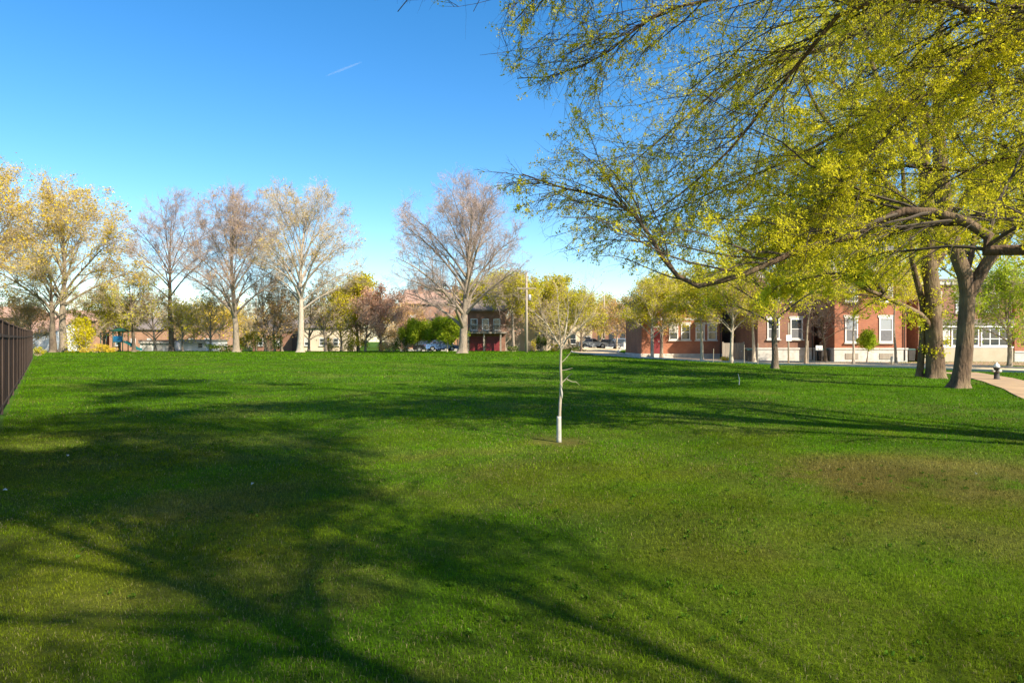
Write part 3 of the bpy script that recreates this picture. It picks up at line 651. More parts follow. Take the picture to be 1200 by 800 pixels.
shrub('round_bush', 'round clipped dark green bush before the cream hall', 634, 88, 17, 392, 'leaf_green', 11, 1500, .12)
shrub('forsythia_bush', 'small bright yellow bush left of the round clipped bush', 626, 90, 9, 396, 'leaf_yellow', 12, 700, .12)
shrub('forsythia_bush', 'low bright yellow bush right of the round clipped bush', 651, 87, 14, 401, 'leaf_yellow', 13, 800, .11)
shrub('bush', 'low weedy bush at the end of the fence', 46, 62, 16, 404, 'leaf_yg', 14, 700, .09)
shrub('bush', 'low green bush left of the parked cars', 672, 84, 30, 405, 'leaf_green', 15, 1000, .10)
shrub('bush', 'small green bush before the grey wooden gate', 851, 57, 20, 415, 'leaf_yg', 16, 700, .07)
shrub('bush', 'pale green hedge bush at the far left behind the garage', 12, 96, 60, 378, 'leaf_orange', 17, 1800, .16)

# a far wood that reads as one mass
def far_wood():
    rng = np.random.RandomState(5); parts = []
    C = []; St = []
    for i in range(72):
        a = -.82+1.64*i/71+rng.normal(0,.01); Y = rng.uniform(150, 210); X = a*Y; H = rng.uniform(9, 15)*(1.1 if a < -.1 else .95); W = rng.uniform(6, 11)
        k = 70; d = unit(np.stack([rng.normal(0,.55,k), rng.normal(0,.55,k), np.ones(k)],1))
        P, R = grow(np.tile([X,Y,-.5],(k,1))+rng.normal(0,.3,(k,3)), d, H*rng.uniform(.55,1,k), np.full(k,.09), 6, .1, np.array([0,0,.05]), rng)
        P2, R2 = spawn(P, R, 8, .3, 1, .6, .2, .3, .2, .5, 3, .12, np.array([0,0,.03]), rng, rmin=.03)
        St += [(P,R,3)]; St += [(P2,R2,3)]
        C.append(leafpos(P2, 3, .35, rng, .7))
    V, Q = tubes(St); parts.append((V, Q, 0))
    C = np.concatenate(C); LV, LQ = leaves(C, .32, rng)
    parts.append((LV, LQ, 1)); V, Q, m = merge(parts)
    tag(link('distant_wood', mesh_np('distant_wood', V, quads=Q, mats=[M['twig_tan'], M['leaf_orange']], midx=m, smooth=False)), 'hazy mass of brown and tan treetops far behind the houses', 'wood', kind='stuff')
far_wood()

# ------------------------------------------------------------------ the overhanging elm and its neighbours (hero trees)
def path3(pts):
    return np.array([at(*p) for p in pts])
def keep_view(P, fn):
    """drop twigs that would cross a part of the view the elm leaves open"""
    y = np.maximum(P[...,1], .3); px = 600+F*P[...,0]/y; py = 400-F*(P[...,2]-CAMZ)/y
    bad = fn(px, py) & (P[...,1] > .3)
    return ~bad.any(axis=1)
SK = np.tan(SUN_EL)
def sun_spot(P):
    """where the shadow of each point lands on the lawn"""
    z = P[...,2]; k = z/SK
    return P[...,0]-SUN_AZ[0]*k, P[...,1]-SUN_AZ[1]*k
def spot_px(P):
    x, y = sun_spot(P); y = np.maximum(y, .5)
    return 600+F*x/y, 400+F*CAMZ/y, y
def gap_mask(P, canopy=True):
    """gaps in the off-frame crown: True = keep. Crown opened on purpose so chosen lawn patches stay sunlit."""
    px, py, y = spot_px(P[:, P.shape[1]//2])
    lit = np.zeros(len(P))
    for cx, cy, rx, ry, w in LIT:
        q = ((px-cx)/rx)**2+((py-cy)/ry)**2
        lit = np.maximum(lit, w*np.clip(1.5-q, 0, 1))
    # also opened so that sunlight reaches the low hanging sprays
    mid_ = P[:, P.shape[1]//2]
    for zz in (4.5, 6.5, 8.5) if canopy else ():
        kk = (mid_[:,2]-zz)/SK; x = mid_[:,0]-SUN_AZ[0]*kk; y = mid_[:,1]-SUN_AZ[1]*kk
        lit = np.maximum(lit, .97*((x > -1) & (x < 12) & (y > 9.5) & (y < 18) & (kk > 0)))
    return lit
LIT = [(520,500,110,28,.9),(620,555,190,55,1.),(760,600,110,50,.9),(85,655,95,50,.9),(50,725,110,45,.8),(40,520,50,12,.8),(470,580,60,30,.6),  # lawn patches that the unseen crowns are pruned to leave sunlit
       (1040,620,260,130,.95),(960,740,230,90,.9),(1150,720,110,110,.95),(320,417,330,9,1),(300,435,40,6,.7),(1080,478,150,14,.8),(860,560,120,30,.8)]


def hero_elm():
    rng = np.random.RandomState(77)
    T = np.array([15.0, 6.5, 0.0])
    Z0 = G(T[0], T[1])
    # trunk
    tp = [T+[0,0,-.1], T+[0,0,1.2], T+[-.05,.05,2.4], T+[-.15,.1,3.6], T+[-.1,.0,5.5], T+[.2,-.2,8], T+[-.5,-.1,11], T+[-1.5,.2,16], T+[-2.5,.1,23]]
    TV, TQ = trunk_set([np.array(p) for p in tp], [.50,.44,.42,.40,.30,.17,.12,.07,.03], 30, 28, .6, 6, 4)
    limbs = []   # (points, r0, r1)
    lo = T+[-.3,.15,3.0]; mid = T+[-.1,.0,4.4]; hi = T+[.1,-.1,6.5]
    def limb(pts, start, r0, r1, n=26):
        P = np.vstack([start[None], path3(pts)]) if start is not None else path3(pts)
        P = smooth_line(P, n); limbs.append((P, np.linspace(r0, r1, n)))
    limb([(1200,293,10.6),(1165,281,10.8),(1136,261,11),(1077,246,11.2),(1040,255,11.3),(1000,276,11.4),(940,292,11.5),(880,318,11.6),(830,333,11.7),(808,334,11.8),(789,318,11.9),(775,300,12),(752,262,12),(720,235,12.1),(667,222,12.2),(640,214,12.3),(612,204,12.4)], lo, .145, .012, 40)
    limb([(1210,246,13),(1150,250,12.5),(1100,262,12.6),(1040,240,12.8),(985,235,13.2),(930,262,13.6)], mid, .07, .010, 24)
    limb([(1200,10,12),(1120,2,12),(1066,0,12),(1010,6,12.2),(975,24,12.4),(950,58,12.6),(905,112,12.9),(869,160,13.1),(830,200,13.3),(780,240,13.5),(742,262,13.6)], hi, .12, .010, 30)
    limb([(1210,95,14.5),(1140,100,14.4),(1060,120,14.3),(992,152,14.3),(933,184,14.3),(891,202,14.4),(848,218,14.5),(795,245,14.6),(745,262,14.8)], mid+[0,0,.8], .09, .010, 30)
    limb([(1205,50,11.5),(1120,80,11.6),(1061,139,11.7),(1024,173,11.8),(997,205,11.8),(975,235,11.9),(933,262,12)], hi, .065, .010, 26)
    limb([(1210,-90,12),(1060,-70,12),(930,-30,12.2),(830,0,12.4),(780,12,12.5),(741,37,12.6),(709,64,12.6),(667,84,12.7),(630,92,12.8),(606,92,12.9)], hi+[0,0,.8], .09, .008, 30)
    limb([(1200,-160,10),(1000,-170,10.3),(850,-130,10.6),(740,-80,11),(660,-30,11.2),(620,5,11.4),(598,30,11.5)], hi+[0,0,1.5], .08, .008, 30)
    limb([(1210,180,15),(1130,200,15.5),(1050,195,16),(980,215,16.5),(920,200,17)], mid+[.2,.3,.4], .12, .012, 22)
    limb([(1200,-40,15),(1100,-30,15.5),(1000,40,16),(920,70,16.5),(860,90,17),(790,150,17.5),(730,200,18)], hi+[0,0,.3], .14, .012, 26)
    limb([(1200,-220,9),(1000,-330,9),(820,-330,9.2),(680,-230,9.4),(590,-120,9.6),(520,-50,9.7),(478,-2,9.8),(466,14,9.8)], hi+[0,0,2.5], .12, .006, 26)
    seen = [(P[None], R[None], 12) for P, R in limbs]
    def left_open(px, py):
        # the outline of the elm against the blue sky
        b = np.interp(py, [-40,0,20,60,100,125,150,175,190,215,260,300,340], [590,575,572,560,578,630,630,590,560,562,590,635,695])
        tip = (px > 440) & (px < 560) & (py < 18)
        low = (py > np.interp(px, [575,700,760,800,850,950,1050,1120,1200],[300,318,330,336,340,346,336,308,300]))
        return (((px < b+20*np.sin(py*.37)) & (py > -6)) & ~tip & (py < 420) & (px > -60)) | (low & (px > 575) & (px < 1260) & (py < 1e4))
    sets2 = []
    for P, R in limbs:
        n = len(P); L = np.linalg.norm(np.diff(P, axis=0), axis=1).sum()
        sets2.append((P[None], R[None], int(L*3.2)))
    tw2 = []; tw3 = []; tw4 = []
    for P, R, k in sets2:
        # side branches lean outwards (to the left) and droop
        P2, R2 = spawn(P, R, k, .28, 1, .65, .22, .17, .3, .42, 8, .13, np.array([-.03,.0,-.05]), rng, .35, bias=np.array([-.25,.05,-.05]), rmin=.008)
        e_ = spawn(P[:,-8:], R[:,-8:], 12, .1, 1, .5, .2, .45, .25, .6, 8, .13, np.array([-.03,0,-.05]), rng, .3, bias=np.array([-.3,0,-.02]), rmin=.006) if P[0,-1,1] < 13.5 else None
        if e_: P2 = np.concatenate([P2, e_[0]]); R2 = np.concatenate([R2, e_[1]])
        # those near the tip of a long limb stay short
        ok = keep_view(P2, left_open); P2, R2 = P2[ok], R2[ok]
        P3, R3 = spawn(P2, R2, 7, .12, 1, .62, .22, .50, .25, .55, 6, .14, np.array([-.02,0,-.09]), rng, .35, rmin=.0055)
        ok = keep_view(P3, left_open); P3, R3 = P3[ok], R3[ok]
        P4, R4 = spawn(P3, R3, 6, .1, 1, .7, .25, .55, .3, .6, 4, .15, np.array([0,0,-.08]), rng, .3, rmin=.0035)
        ok = keep_view(P4, left_open); P4, R4 = P4[ok], R4[ok]
        tw2.append((P2,R2)); tw3.append((P3,R3)); tw4.append((P4,R4))
    # the upper and rear crown, above and outside the frame, seen only by its shade
    def above(px, py): return (py > -8) & (px > -80) & (px < 1290)
    P0 = smooth_line(np.array(tp[4:]), 12)
    m = 30; i = np.arange(m); az = i*2.39996; el = np.radians(np.interp((i+.5)/m, [0,.5,1], [-22,15,75])); rr = rng.uniform(.82,1.05,m)
    E = np.array([9.5,5.5,15.5])+np.stack([13.5*np.cos(el)*np.cos(az)*rr, 12.5*np.cos(el)*np.sin(az)*rr, 10.5*np.sin(el)*rr], 1)
    Sx = P0[np.clip(((i+.5)/m*8).astype(int),0,9)]; Ln = np.linalg.norm(E-Sx, axis=1); T_ = np.linspace(0,1,12)[None,:,None]
    Cc = Sx+(E-Sx)*.4+np.array([0,0,1.])*(Ln*.22)[:,None]
    U1 = (1-T_)**2*Sx[:,None]+2*(1-T_)*T_*Cc[:,None]+T_**2*E[:,None]
    wv = np.cumsum(rng.normal(0,1,U1.shape),1); wv -= wv[:,:1]; U1 = U1+wv*.13
    V1 = rng.uniform(.07,.12,(m,1))*(1-.85*np.linspace(0,1,12)[None])
    # boughs added out of view, aimed to shade chosen patches of the lawn
    DARK = [(250,480,190,34,7),(140,470,110,30,3),(640,468,200,26,8)]
    bo = []
    for cx, cy, rx, ry, cnt in DARK:
        for _ in range(cnt):
            a_ = rng.rand()*2*PI; q_ = math.sqrt(rng.rand()); px_ = cx+rx*q_*math.cos(a_); py_ = cy+ry*q_*math.sin(a_)
            Ys = CAMZ*F/(py_-400); Xs = (px_-600)/F*Ys; ks = np.linspace(7,36,60)
            pt = np.stack([Xs+SUN_AZ[0]*ks, Ys+SUN_AZ[1]*ks, ks*SK],1)
            fe = (((pt-np.array([8.5,5.0,15.5]))/np.array([13.5,12.5,10]))**2).sum(1)
            fe[(pt[:,1] > .5) & (400-F*(pt[:,2]-CAMZ)/np.maximum(pt[:,1],.5) > -30)] += 9
            g_ = np.where(fe < 1.05)[0]; j_ = rng.choice(g_) if len(g_) else int(np.argmin(fe))
            if fe[j_] < 2.2: bo.append(pt[j_])
    bo = np.array(bo); Sb = P0[np.clip((np.interp(bo[:,2],[7,22],[0,9])).astype(int),0,9)]; Lb = np.linalg.norm(bo-Sb, axis=1)
    Cb = Sb+(bo-Sb)*.45+np.array([0,0,1.])*(Lb*.2)[:,None]; B1 = (1-T_)**2*Sb[:,None]+2*(1-T_)*T_*Cb[:,None]+T_**2*bo[:,None]
    wv = np.cumsum(rng.normal(0,1,B1.shape),1); wv -= wv[:,:1]; B1 = B1+wv*.10
    VB = rng.uniform(.05,.085,(len(bo),1))*(1-.8*np.linspace(0,1,12)[None])
    # of the other boughs only those that leave the sunlit patches open
    lf = np.mean([gap_mask(U1[:,j:j+1]) > .5 for j in range(12)], axis=0); ok = lf < .4; U1, V1 = U1[ok], V1[ok]*.75
    U1 = np.concatenate([U1, B1]); V1 = np.concatenate([V1, VB])
    ok = keep_view(U1, above); U1, V1 = U1[ok], V1[ok]
    def crown(P1, R1, k=(9,7,6)):
        P2, R2 = spawn(P1, R1, k[0], .15, 1, .75, .2, .38, .25, .5, 7, .1, np.array([0,0,.01]), rng, .35, rmin=.02)
        ok = keep_view(P2, above) & (rng.rand(len(P2)) > gap_mask(P2)*.8); P2, R2 = P2[ok], R2[ok]
        P3, R3 = spawn(P2, R2, k[1], .15, 1, .7, .25, .5, .25, .5, 5, .12, np.array([0,0,-.02]), rng, .35, rmin=.009)
        ok = keep_view(P3, above) & (rng.rand(len(P3)) > gap_mask(P3)*1.1); P3, R3 = P3[ok], R3[ok]
        P4, R4 = spawn(P3, R3, k[2], .1, 1, .7, .25, .6, .3, .6, 3, .13, np.array([0,0,-.03]), rng, .3, rmin=.006)
        ok = keep_view(P4, above) & (rng.rand(len(P4)) > gap_mask(P4)*1.2); P4, R4 = P4[ok], R4[ok]
        return (P2,R2),(P3,R3),(P4,R4)
    c2, c3, c4 = crown(U1, V1, (14,8,6))
    root = thing('elm_tree', 'big elm whose long low limb and yellow green sprays hang across the upper right', 'tree', (0,0,0), 0)
    root.location = (T[0], T[1], 0)
    sh = -np.array([T[0], T[1], 0])
    V, Q = TV, TQ
    BV, BQ = tubes(seen+[(U1,V1,8)])
    V, Q, m = merge([(V,Q,0),(BV,BQ,0)])
    link('trunk', mesh_np('trunk', V+sh, quads=Q, mats=[M['bark_elm']]), root)
    sets = [(p,r,6) for p,r in tw2]+[(p,r,4) for p,r in tw3]+[(p,r,3) for p,r in tw4]+[(*c2,5),(*c3,3),(*c4,3)]
    CV, CQ = tubes(sets); parts = [(CV, CQ, 0)]
    # leaves: dense to the right, thin at the left tips
    for (P, R), per in [(t, 20) for t in tw4]:
        if len(P) == 0: continue
        y = np.maximum(P[:,-1,1], .5); px = 600+F*P[:,-1,0]/y; py = 400-F*(P[:,-1,2]-CAMZ)/y
        dens = np.clip((px-470)/420, .2, 1.)*(.75+.5*(fbm(P[:,-1,0]*1.0, P[:,-1,2], 1.1, 5) > .5))
        dens = np.where((py > 150) & (px < 800), dens*.8, dens)
        dens = np.where(px > 1225, dens*.12, dens)  # foliage out of view on the right thinned to let the sun in
        ok = rng.rand(len(P)) < dens
        if ok.sum() == 0: continue
        C = leafpos(P[ok], 3, .012, rng, 1, .05); C = np.repeat(C, 9, axis=0)+rng.normal(0,.030,(len(C)*9,3))
        LV, LQ = leaves(C, .028, rng, .38); parts.append((LV, LQ, 1))
    mv = c4[0][:,1]; clm = fbm(mv[:,0]-mv[:,2]*.9, mv[:,1]+mv[:,2]*.8, 2.2, 44); C = leafpos(c4[0][rng.rand(len(mv)) < S((clm-.36)*5)*.95], 8, .14, rng, .95); LV, LQ = leaves(C, .12, rng); parts.append((LV, LQ, 1))
    V, Q, m = merge(parts); print('elm faces', len(Q))
    link('crown', mesh_np('crown', V+sh, quads=Q, mats=[M['twig_dark'], M['leaf_elm']], midx=m, smooth=False), root)
hero_elm()

# the tree just behind the viewer's right shoulder, whose shade lies over the left foreground
def rear_tree(bx, by, seed, label, H, W, bole, **kw):
    rg = np.random.RandomState(seed)
    def keep(P):
        Q = P+np.array([bx,by,0.]); g = gap_mask(Q, False)  # this unseen crown is pruned over the sunlit patches too
        def above(px, py): return (py > -8) & (px > -80) & (px < 1290)
        return keep_view(Q, above) & (rg.rand(len(P)) > g*1.1)
    tr = gen_tree(seed, H=H, W=W, leaf='leaf_elm', bole=bole, flare=.5, leaf_size=.085, leaf_spread=.14, keep=keep, **kw)
    (V, Q), (cV, cQ, cM) = tr
    # no bough of it dips into the picture except the fine tips at the top edge
    tree_obj('shade_tree', label, tr, (bx,by,G(bx,by)-.05), 'bark_elm', 'twig_dark', 'leaf_elm')
rear_tree(5.3, -1.4, 412, 'tree close behind the viewer whose forked shadow lies on the left foreground lawn', 18, 15.5, .36, limbs=10, k=(12,7,5,2), spread=.85, trunk_r=.14, leaf_per=9, leaf_keep=.8)
rear_tree(8.6, -3.8, 415, 'unseen leafy tree added behind the viewer to shade the bottom middle of the lawn', 17, 12, .34, limbs=9, k=(12,7,5,2), spread=.85, trunk_r=.12, leaf_per=8, leaf_keep=.8)  # second tree out of view, added for the shade it casts

def big_tree(label, stems, limbs, seed, leafn=14, leafsz=.05, group=None, bark='bark_elm', crownfn=None, flare=.55, sprigs=0, per2=1.9):
    """stems: list of (pts3, radii); limbs: list of (pts3, r0, r1)"""
    rng = np.random.RandomState(seed)
    o = stems[0][0][0].copy(); o[2] = 0
    parts = []
    for j, (p, r) in enumerate(stems):
        V, Q = trunk_set(p, r, 26, 28, flare if j == 0 else flare*.7, 5+j, seed+j); parts.append((V, Q, 0))
    LP = [(smooth_line(p, 20), np.linspace(a, b, 20)) for p, a, b in limbs]
    V, Q = tubes([(p[None], r[None], 12) for p, r in LP]); parts.append((V, Q, 0))
    V, Q, m = merge(parts)
    root = thing('shade_tree', label, 'tree', tuple(o), 0, group)
    link('trunk', mesh_np('trunk', V-o, quads=Q, mats=[M[bark]]), root)
    s2, s3, s4 = [], [], []
    for p, r in LP:
        L = np.linalg.norm(np.diff(p, axis=0), axis=1).sum()
        a = spawn(p[None], r[None], int(L*per2)+3, .22, 1, .75, .2, .32, .25, .45, 7, .12, np.array([0,0,-.01]), rng, .35, rmin=.015)
        if crownfn: ok = keep_view(a[0], crownfn); a = (a[0][ok], a[1][ok])
        b = spawn(*a, 7, .12, 1, .7, .25, .5, .25, .5, 5, .13, np.array([0,0,-.04]), rng, .35, rmin=.008)
        if crownfn: ok = keep_view(b[0], crownfn); b = (b[0][ok], b[1][ok])
        c = spawn(*b, 5, .1, 1, .7, .25, .55, .3, .6, 4, .14, np.array([0,0,-.05]), rng, .3, rmin=.005)
        if crownfn: ok = keep_view(c[0], crownfn); c = (c[0][ok], c[1][ok])
        s2.append((*a,5)); s3.append((*b,4)); s4.append((*c,3))
    V, Q = tubes(s2+s3+s4); parts = [(V, Q, 0)]
    C = np.concatenate([leafpos(p, leafn, .07, rng, .85) for p, r, _ in s4])
    if sprigs:   # leafy sprouts growing straight from the trunk
        p = smooth_line(stems[0][0], 40); i = rng.randint(3, 20, sprigs); c = p[i]+unit(rng.normal(0,1,(sprigs,3)))*[.5,.5,.2]
        C = np.concatenate([C, np.repeat(c, 60, axis=0)+rng.normal(0,.13,(sprigs*60,3))])
    V2, Q2 = leaves(C, leafsz, rng); parts.append((V2, Q2, 1)); V, Q, m = merge(parts); print(label[:20], len(Q))
    link('crown', mesh_np('crown', V-o, quads=Q, mats=[M['twig_dark'], M['leaf_elm']], midx=m, smooth=False), root)
A3 = lambda pts: np.array([at(*p) for p in pts])
def vis_low(px, py):
    low = py > np.interp(px, [780,850,940,1000,1060,1098,1120,1200], [325,368,382,378,400,376,320,300])
    left = px < np.interp(py, [-10,100,200,300,350], [880,860,820,800,820])
    return (low | left) & (px < 1260) & (px > 200) & (py > -5)
YB = 24.7
big_tree('thick forked tree nearest on the right, beside the brick path',
    [(A3([(1124,456,YB),(1126,440,YB),(1130,410,YB),(1132,380,YB),(1134,350,YB),(1131,325,YB),(1118,290,YB),(1108,250,YB),(1102,200,YB),(1100,120,YB),(1102,20,YB),(1105,-80,YB)]), [.285,.27,.25,.245,.26,.28,.20,.17,.14,.10,.07,.03])],
    [(A3([(1136,345,YB),(1150,318,YB-.1),(1168,292,YB-.3),(1190,262,YB-.5),(1225,215,YB-.6),(1260,120,YB-.5),(1275,0,YB)]),.22,.04),
     (A3([(1130,330,YB),(1138,300,YB+.3),(1143,270,YB+.5),(1150,200,YB+.8),(1165,100,YB+1),(1170,0,YB+1.2)]),.10,.03),
     (A3([(1116,290,YB),(1095,262,YB-.5),(1060,235,YB-1.2),(1015,190,YB-2),(960,130,YB-2.6),(930,60,YB-3)]),.16,.03),
     (A3([(1104,235,YB),(1075,180,YB+1),(1040,120,YB+2),(1010,40,YB+3),(990,-30,YB+3.5)]),.15,.03),
     (A3([(1102,170,YB),(1060,90,YB-1.5),(1010,10,YB-3)]),.12,.03),
     (A3([(1110,260,YB),(1140,220,YB-2),(1180,170,YB-4),(1230,150,YB-5)]),.12,.03),
     (A3([(1138,300,YB+.3),(1120,290,YB+2),(1080,270,YB+3.5),(1020,262,YB+4.5),(960,265,YB+5)]),.12,.03),
     (A3([(1102,120,YB),(1150,60,YB-1),(1200,0,YB-1)]),.12,.03)],
    101, leafn=22, leafsz=.066, crownfn=vis_low, flare=.5)
YC = 31.5
big_tree('pair of joined mossy trunks with leafy sprouts, left of the nearest thick trunk',
    [(A3([(1096,444,YC),(1096,430,YC),(1095,400,YC),(1094,370,YC),(1092,340,YC),(1088,300,YC),(1086,240,YC),(1082,170,YC),(1078,80,YC),(1076,0,YC)]), [.39,.36,.33,.31,.28,.24,.19,.15,.09,.04]),
     (A3([(1077,441,YC+.3),(1079,425,YC+.3),(1081,400,YC+.3),(1082,375,YC+.3),(1080,350,YC+.2),(1072,320,YC),(1064,270,YC),(1058,200,YC),(1055,120,YC)]), [.15,.14,.13,.12,.11,.10,.08,.05,.02])],
    [(A3([(1095,392,YC),(1082,372,YC-.2),(1068,363,YC-.6),(1048,353,YC-1),(1030,345,YC-1.3),(1015,339,YC-1.5),(1002,330,YC-1.6),(988,318,YC-1.8),(972,298,YC-2),(960,280,YC-2)]),.15,.03),
     (A3([(1040,349,YC-1.1),(1030,335,YC-1.2),(1018,322,YC-1.4),(1010,308,YC-1.6),(1000,290,YC-2)]),.10,.03),
     (A3([(1090,320,YC),(1110,290,YC+.5),(1140,255,YC+1),(1175,200,YC+1)]),.2,.04),
     (A3([(1086,280,YC),(1050,240,YC-.5),(1000,200,YC-1),(940,180,YC-1.5)]),.17,.03),
     (A3([(1082,200,YC),(1035,150,YC),(980,100,YC),(930,70,YC)]),.15,.03),
     (A3([(1060,240,YC),(1020,260,YC+.5),(970,250,YC+1),(905,240,YC+1),(860,250,YC+1)]),.10,.03),
     (A3([(1082,180,YC),(1130,120,YC+1),(1180,70,YC+1)]),.14,.03),
     (A3([(990,320,YC-1.8),(965,322,YC-2.1),(930,330,YC-2.5),(905,338,YC-2.6)]),.05,.015)],
    102, leafn=20, leafsz=.075, crownfn=vis_low, flare=.4, sprigs=60)

# ------------------------------------------------------------------ sapling
def sapling():
    Y = 11.6; x0, y0, z0 = gx(655, Y)
    root = thing('sapling', 'thin pale sapling with a white guard round its foot standing alone in the lawn', 'young tree', (x0,y0,z0))
    o = np.array([x0,y0,z0]); rng = np.random.RandomState(9)
    p = A3([(655,519,Y),(656,480,Y),(657.5,450,Y),(657,430,Y),(657.5,408,Y)]); p[0] = o
    tp = smooth_line(p, 16)-o; r = np.linspace(.030,.018,16)*(1+.06*np.sin(np.arange(16)*2.3))
    fork = tp[-1]+o
    def b(pts, r0, r1): 
        q = A3(pts); return (smooth_line(q, 12)-o)[None], np.linspace(r0, r1, 12)[None]
    main = [b([(657.5,409,Y),(650,395,Y),(643,383,Y+.1),(636,368,Y+.2),(631,350,Y+.2)],00.0132,.003),
            b([(657.5,409,Y),(657,395,Y),(655,378,Y-.1),(654,355,Y-.1),(653,335,Y)],00.0120,.003),
            b([(657.5,411,Y),(664,397,Y),(671,385,Y+.1),(682,362,Y+.3),(694,340,Y+.3),(700,326,Y+.4)],00.0144,.003),
            b([(664,397,Y),(676,388,Y-.2),(688,376,Y-.3),(697,368,Y-.3)],.011,.004),
            b([(660,402,Y),(664,380,Y+.2),(666,360,Y+.3),(664,340,Y+.3)],.014,.004),
            b([(643,383,Y),(636,375,Y-.2),(628,368,Y-.3),(622,362,Y-.3)],.01,.004)]
    low = [b([(657.5,425,Y),(662,421,Y),(667,415,Y),(669,412,Y)],.009,.003), b([(657.5,434,Y),(664,433,Y),(671,431,Y)],.008,.003),
           b([(657,450,Y),(662,445,Y),(667,440,Y),(671,437,Y-.1)],.012,.004), b([(664,444,Y),(670,447,Y),(675,447.5,Y),(679,451,Y)],.008,.003)]
    TV, TQ = tubes([(tp[None], r[None], 12)]); sets = [(a, c, 6) for a, c in main+low]
    BV, BQ = tubes(sets); V, Q, m = merge([(TV,TQ,0),(BV,BQ,0)])
    link('trunk', mesh_np('trunk', V, quads=Q, mats=[M['sapbark']]), root)
    P1 = np.concatenate([a for a, c in main]); R1 = np.concatenate([c for a, c in main])
    P2, R2 = spawn(P1, R1, 10, .15, 1, .5, .15, .36, .25, .5, 6, .06, np.array([0,0,.04]), rng, .4, rmin=.0026)
    P3, R3 = spawn(P2, R2, 6, .15, 1, .6, .2, .5, .3, .6, 4, .09, np.array([0,0,.03]), rng, .3, rmin=.0018)
    V, Q = tubes([(P2,R2,4),(P3,R3,3)]); C = leafpos(P3, 2, .008, rng, .5); LV, LQ = leaves(C, .014, rng)
    V, Q, m = merge([(V,Q,0),(LV,LQ,1)])
    link('crown', mesh_np('crown', V, quads=Q, mats=[M['twig_tan'], M['leaf_orange']], midx=m, smooth=False), root)
    g = MB(); g.lathe([(.044,-.02),(.042,.05),(.041,.2),(.039,.4),(.039,.44),(.035,.44),(.035,-.02)], 14); g.build('trunk_guard', M['guard'], root, True)
    # loosely tied label ribbon
    t = MB(); t.v += [(.03,-.03,.98),(.05,-.04,.94),(.065,-.03,.84),(.055,-.035,.74),(.04,-.04,.82),(.03,-.035,.90)]; t.f += [(0,1,2,5),(5,2,3,4)]
    q = t.build('tag', M['guard'], root); s_ = q.modifiers.new('thick','SOLIDIFY'); s_.thickness = .006
sapling()

# ------------------------------------------------------------------ fence
def fence():
    ax, ay = -.987-.684*7.5, 7.5; bx, by = -.987-.684*54, 54
    L = math.hypot(bx-ax, by-ay); d = np.array([(bx-ax)/L, (by-ay)/L]); a = math.atan2(d[1], d[0])
    root = thing('board_fence', 'tall dark brown board fence with lighter posts and rails running along the left edge', 'fence', (ax,ay,G(ax,ay)))
    z0 = G(ax, ay); n = 17; step = L/n; H = 2.12; rng = random.Random(4)
    nx, ny = d[1], -d[0]      # towards the lawn
    def loc(s, off=0): return (ax+d[0]*s+nx*off, ay+d[1]*s+ny*off)
    def place(ob, s, off=0):
        x, y = loc(s, off); ob.location = (x-ax, y-ay, G(x,y)-z0); return ob
    for i in range(n+1):
        m = MB(); m.box(-.055,.055,-.02,.05,-.1,H+.05); m.box(-.065,.065,-.028,.06,H+.05,H+.085)
        o = m.build('post', M['fence_post'], root, bevel=.006); place(o, i*step); o.rotation_euler.z = a
    for i in range(n):
        x1, y1 = loc((i+1)*step); x0_, y0_ = loc(i*step); dz = G(x1,y1)-G(x0_,y0_); sl = dz/step
        m = MB(); k = 14; w = (step-.11)/k
        for j in range(k):
            s = .055+j*w; h = H+rng.uniform(-.012,.012); z = sl*s; t = rng.uniform(0,.008)
            m.box(s+.004, s+w-.004, .0+t, .028+t, z+.08, z+h)
        o = m.build('board_panel', M['fence_dark'], root); place(o, i*step); o.rotation_euler.z = a
        for zz, nm in ((H-.34,'rail'),(.16,'rail')):
            m = MB(); m.v += [(.055,y,z) for y in (-.012,-.003) for z in (zz,zz+.06)]+[(step-.055,y,z+dz) for y in (-.012,-.003) for z in (zz,zz+.075)]
            m.f += [(0,1,3,2),(4,6,7,5),(0,4,5,1),(2,3,7,6),(1,5,7,3),(0,2,6,4)]
            o = m.build(nm, M['fence_post'], root); place(o, i*step); o.rotation_euler.z = a
        m = MB(); m.v += [(.055,y,z) for y in (-.006,.045) for z in (H+.013,H+.045)]+[(step-.055,y,z+dz) for y in (-.006,.045) for z in (H+.013,H+.045)]
        m.f += [(0,1,3,2),(4,6,7,5),(0,4,5,1),(2,3,7,6),(1,5,7,3),(0,2,6,4)]
        o = m.build('cap', M['fence_dark'], root); place(o, i*step); o.rotation_euler.z = a
fence()

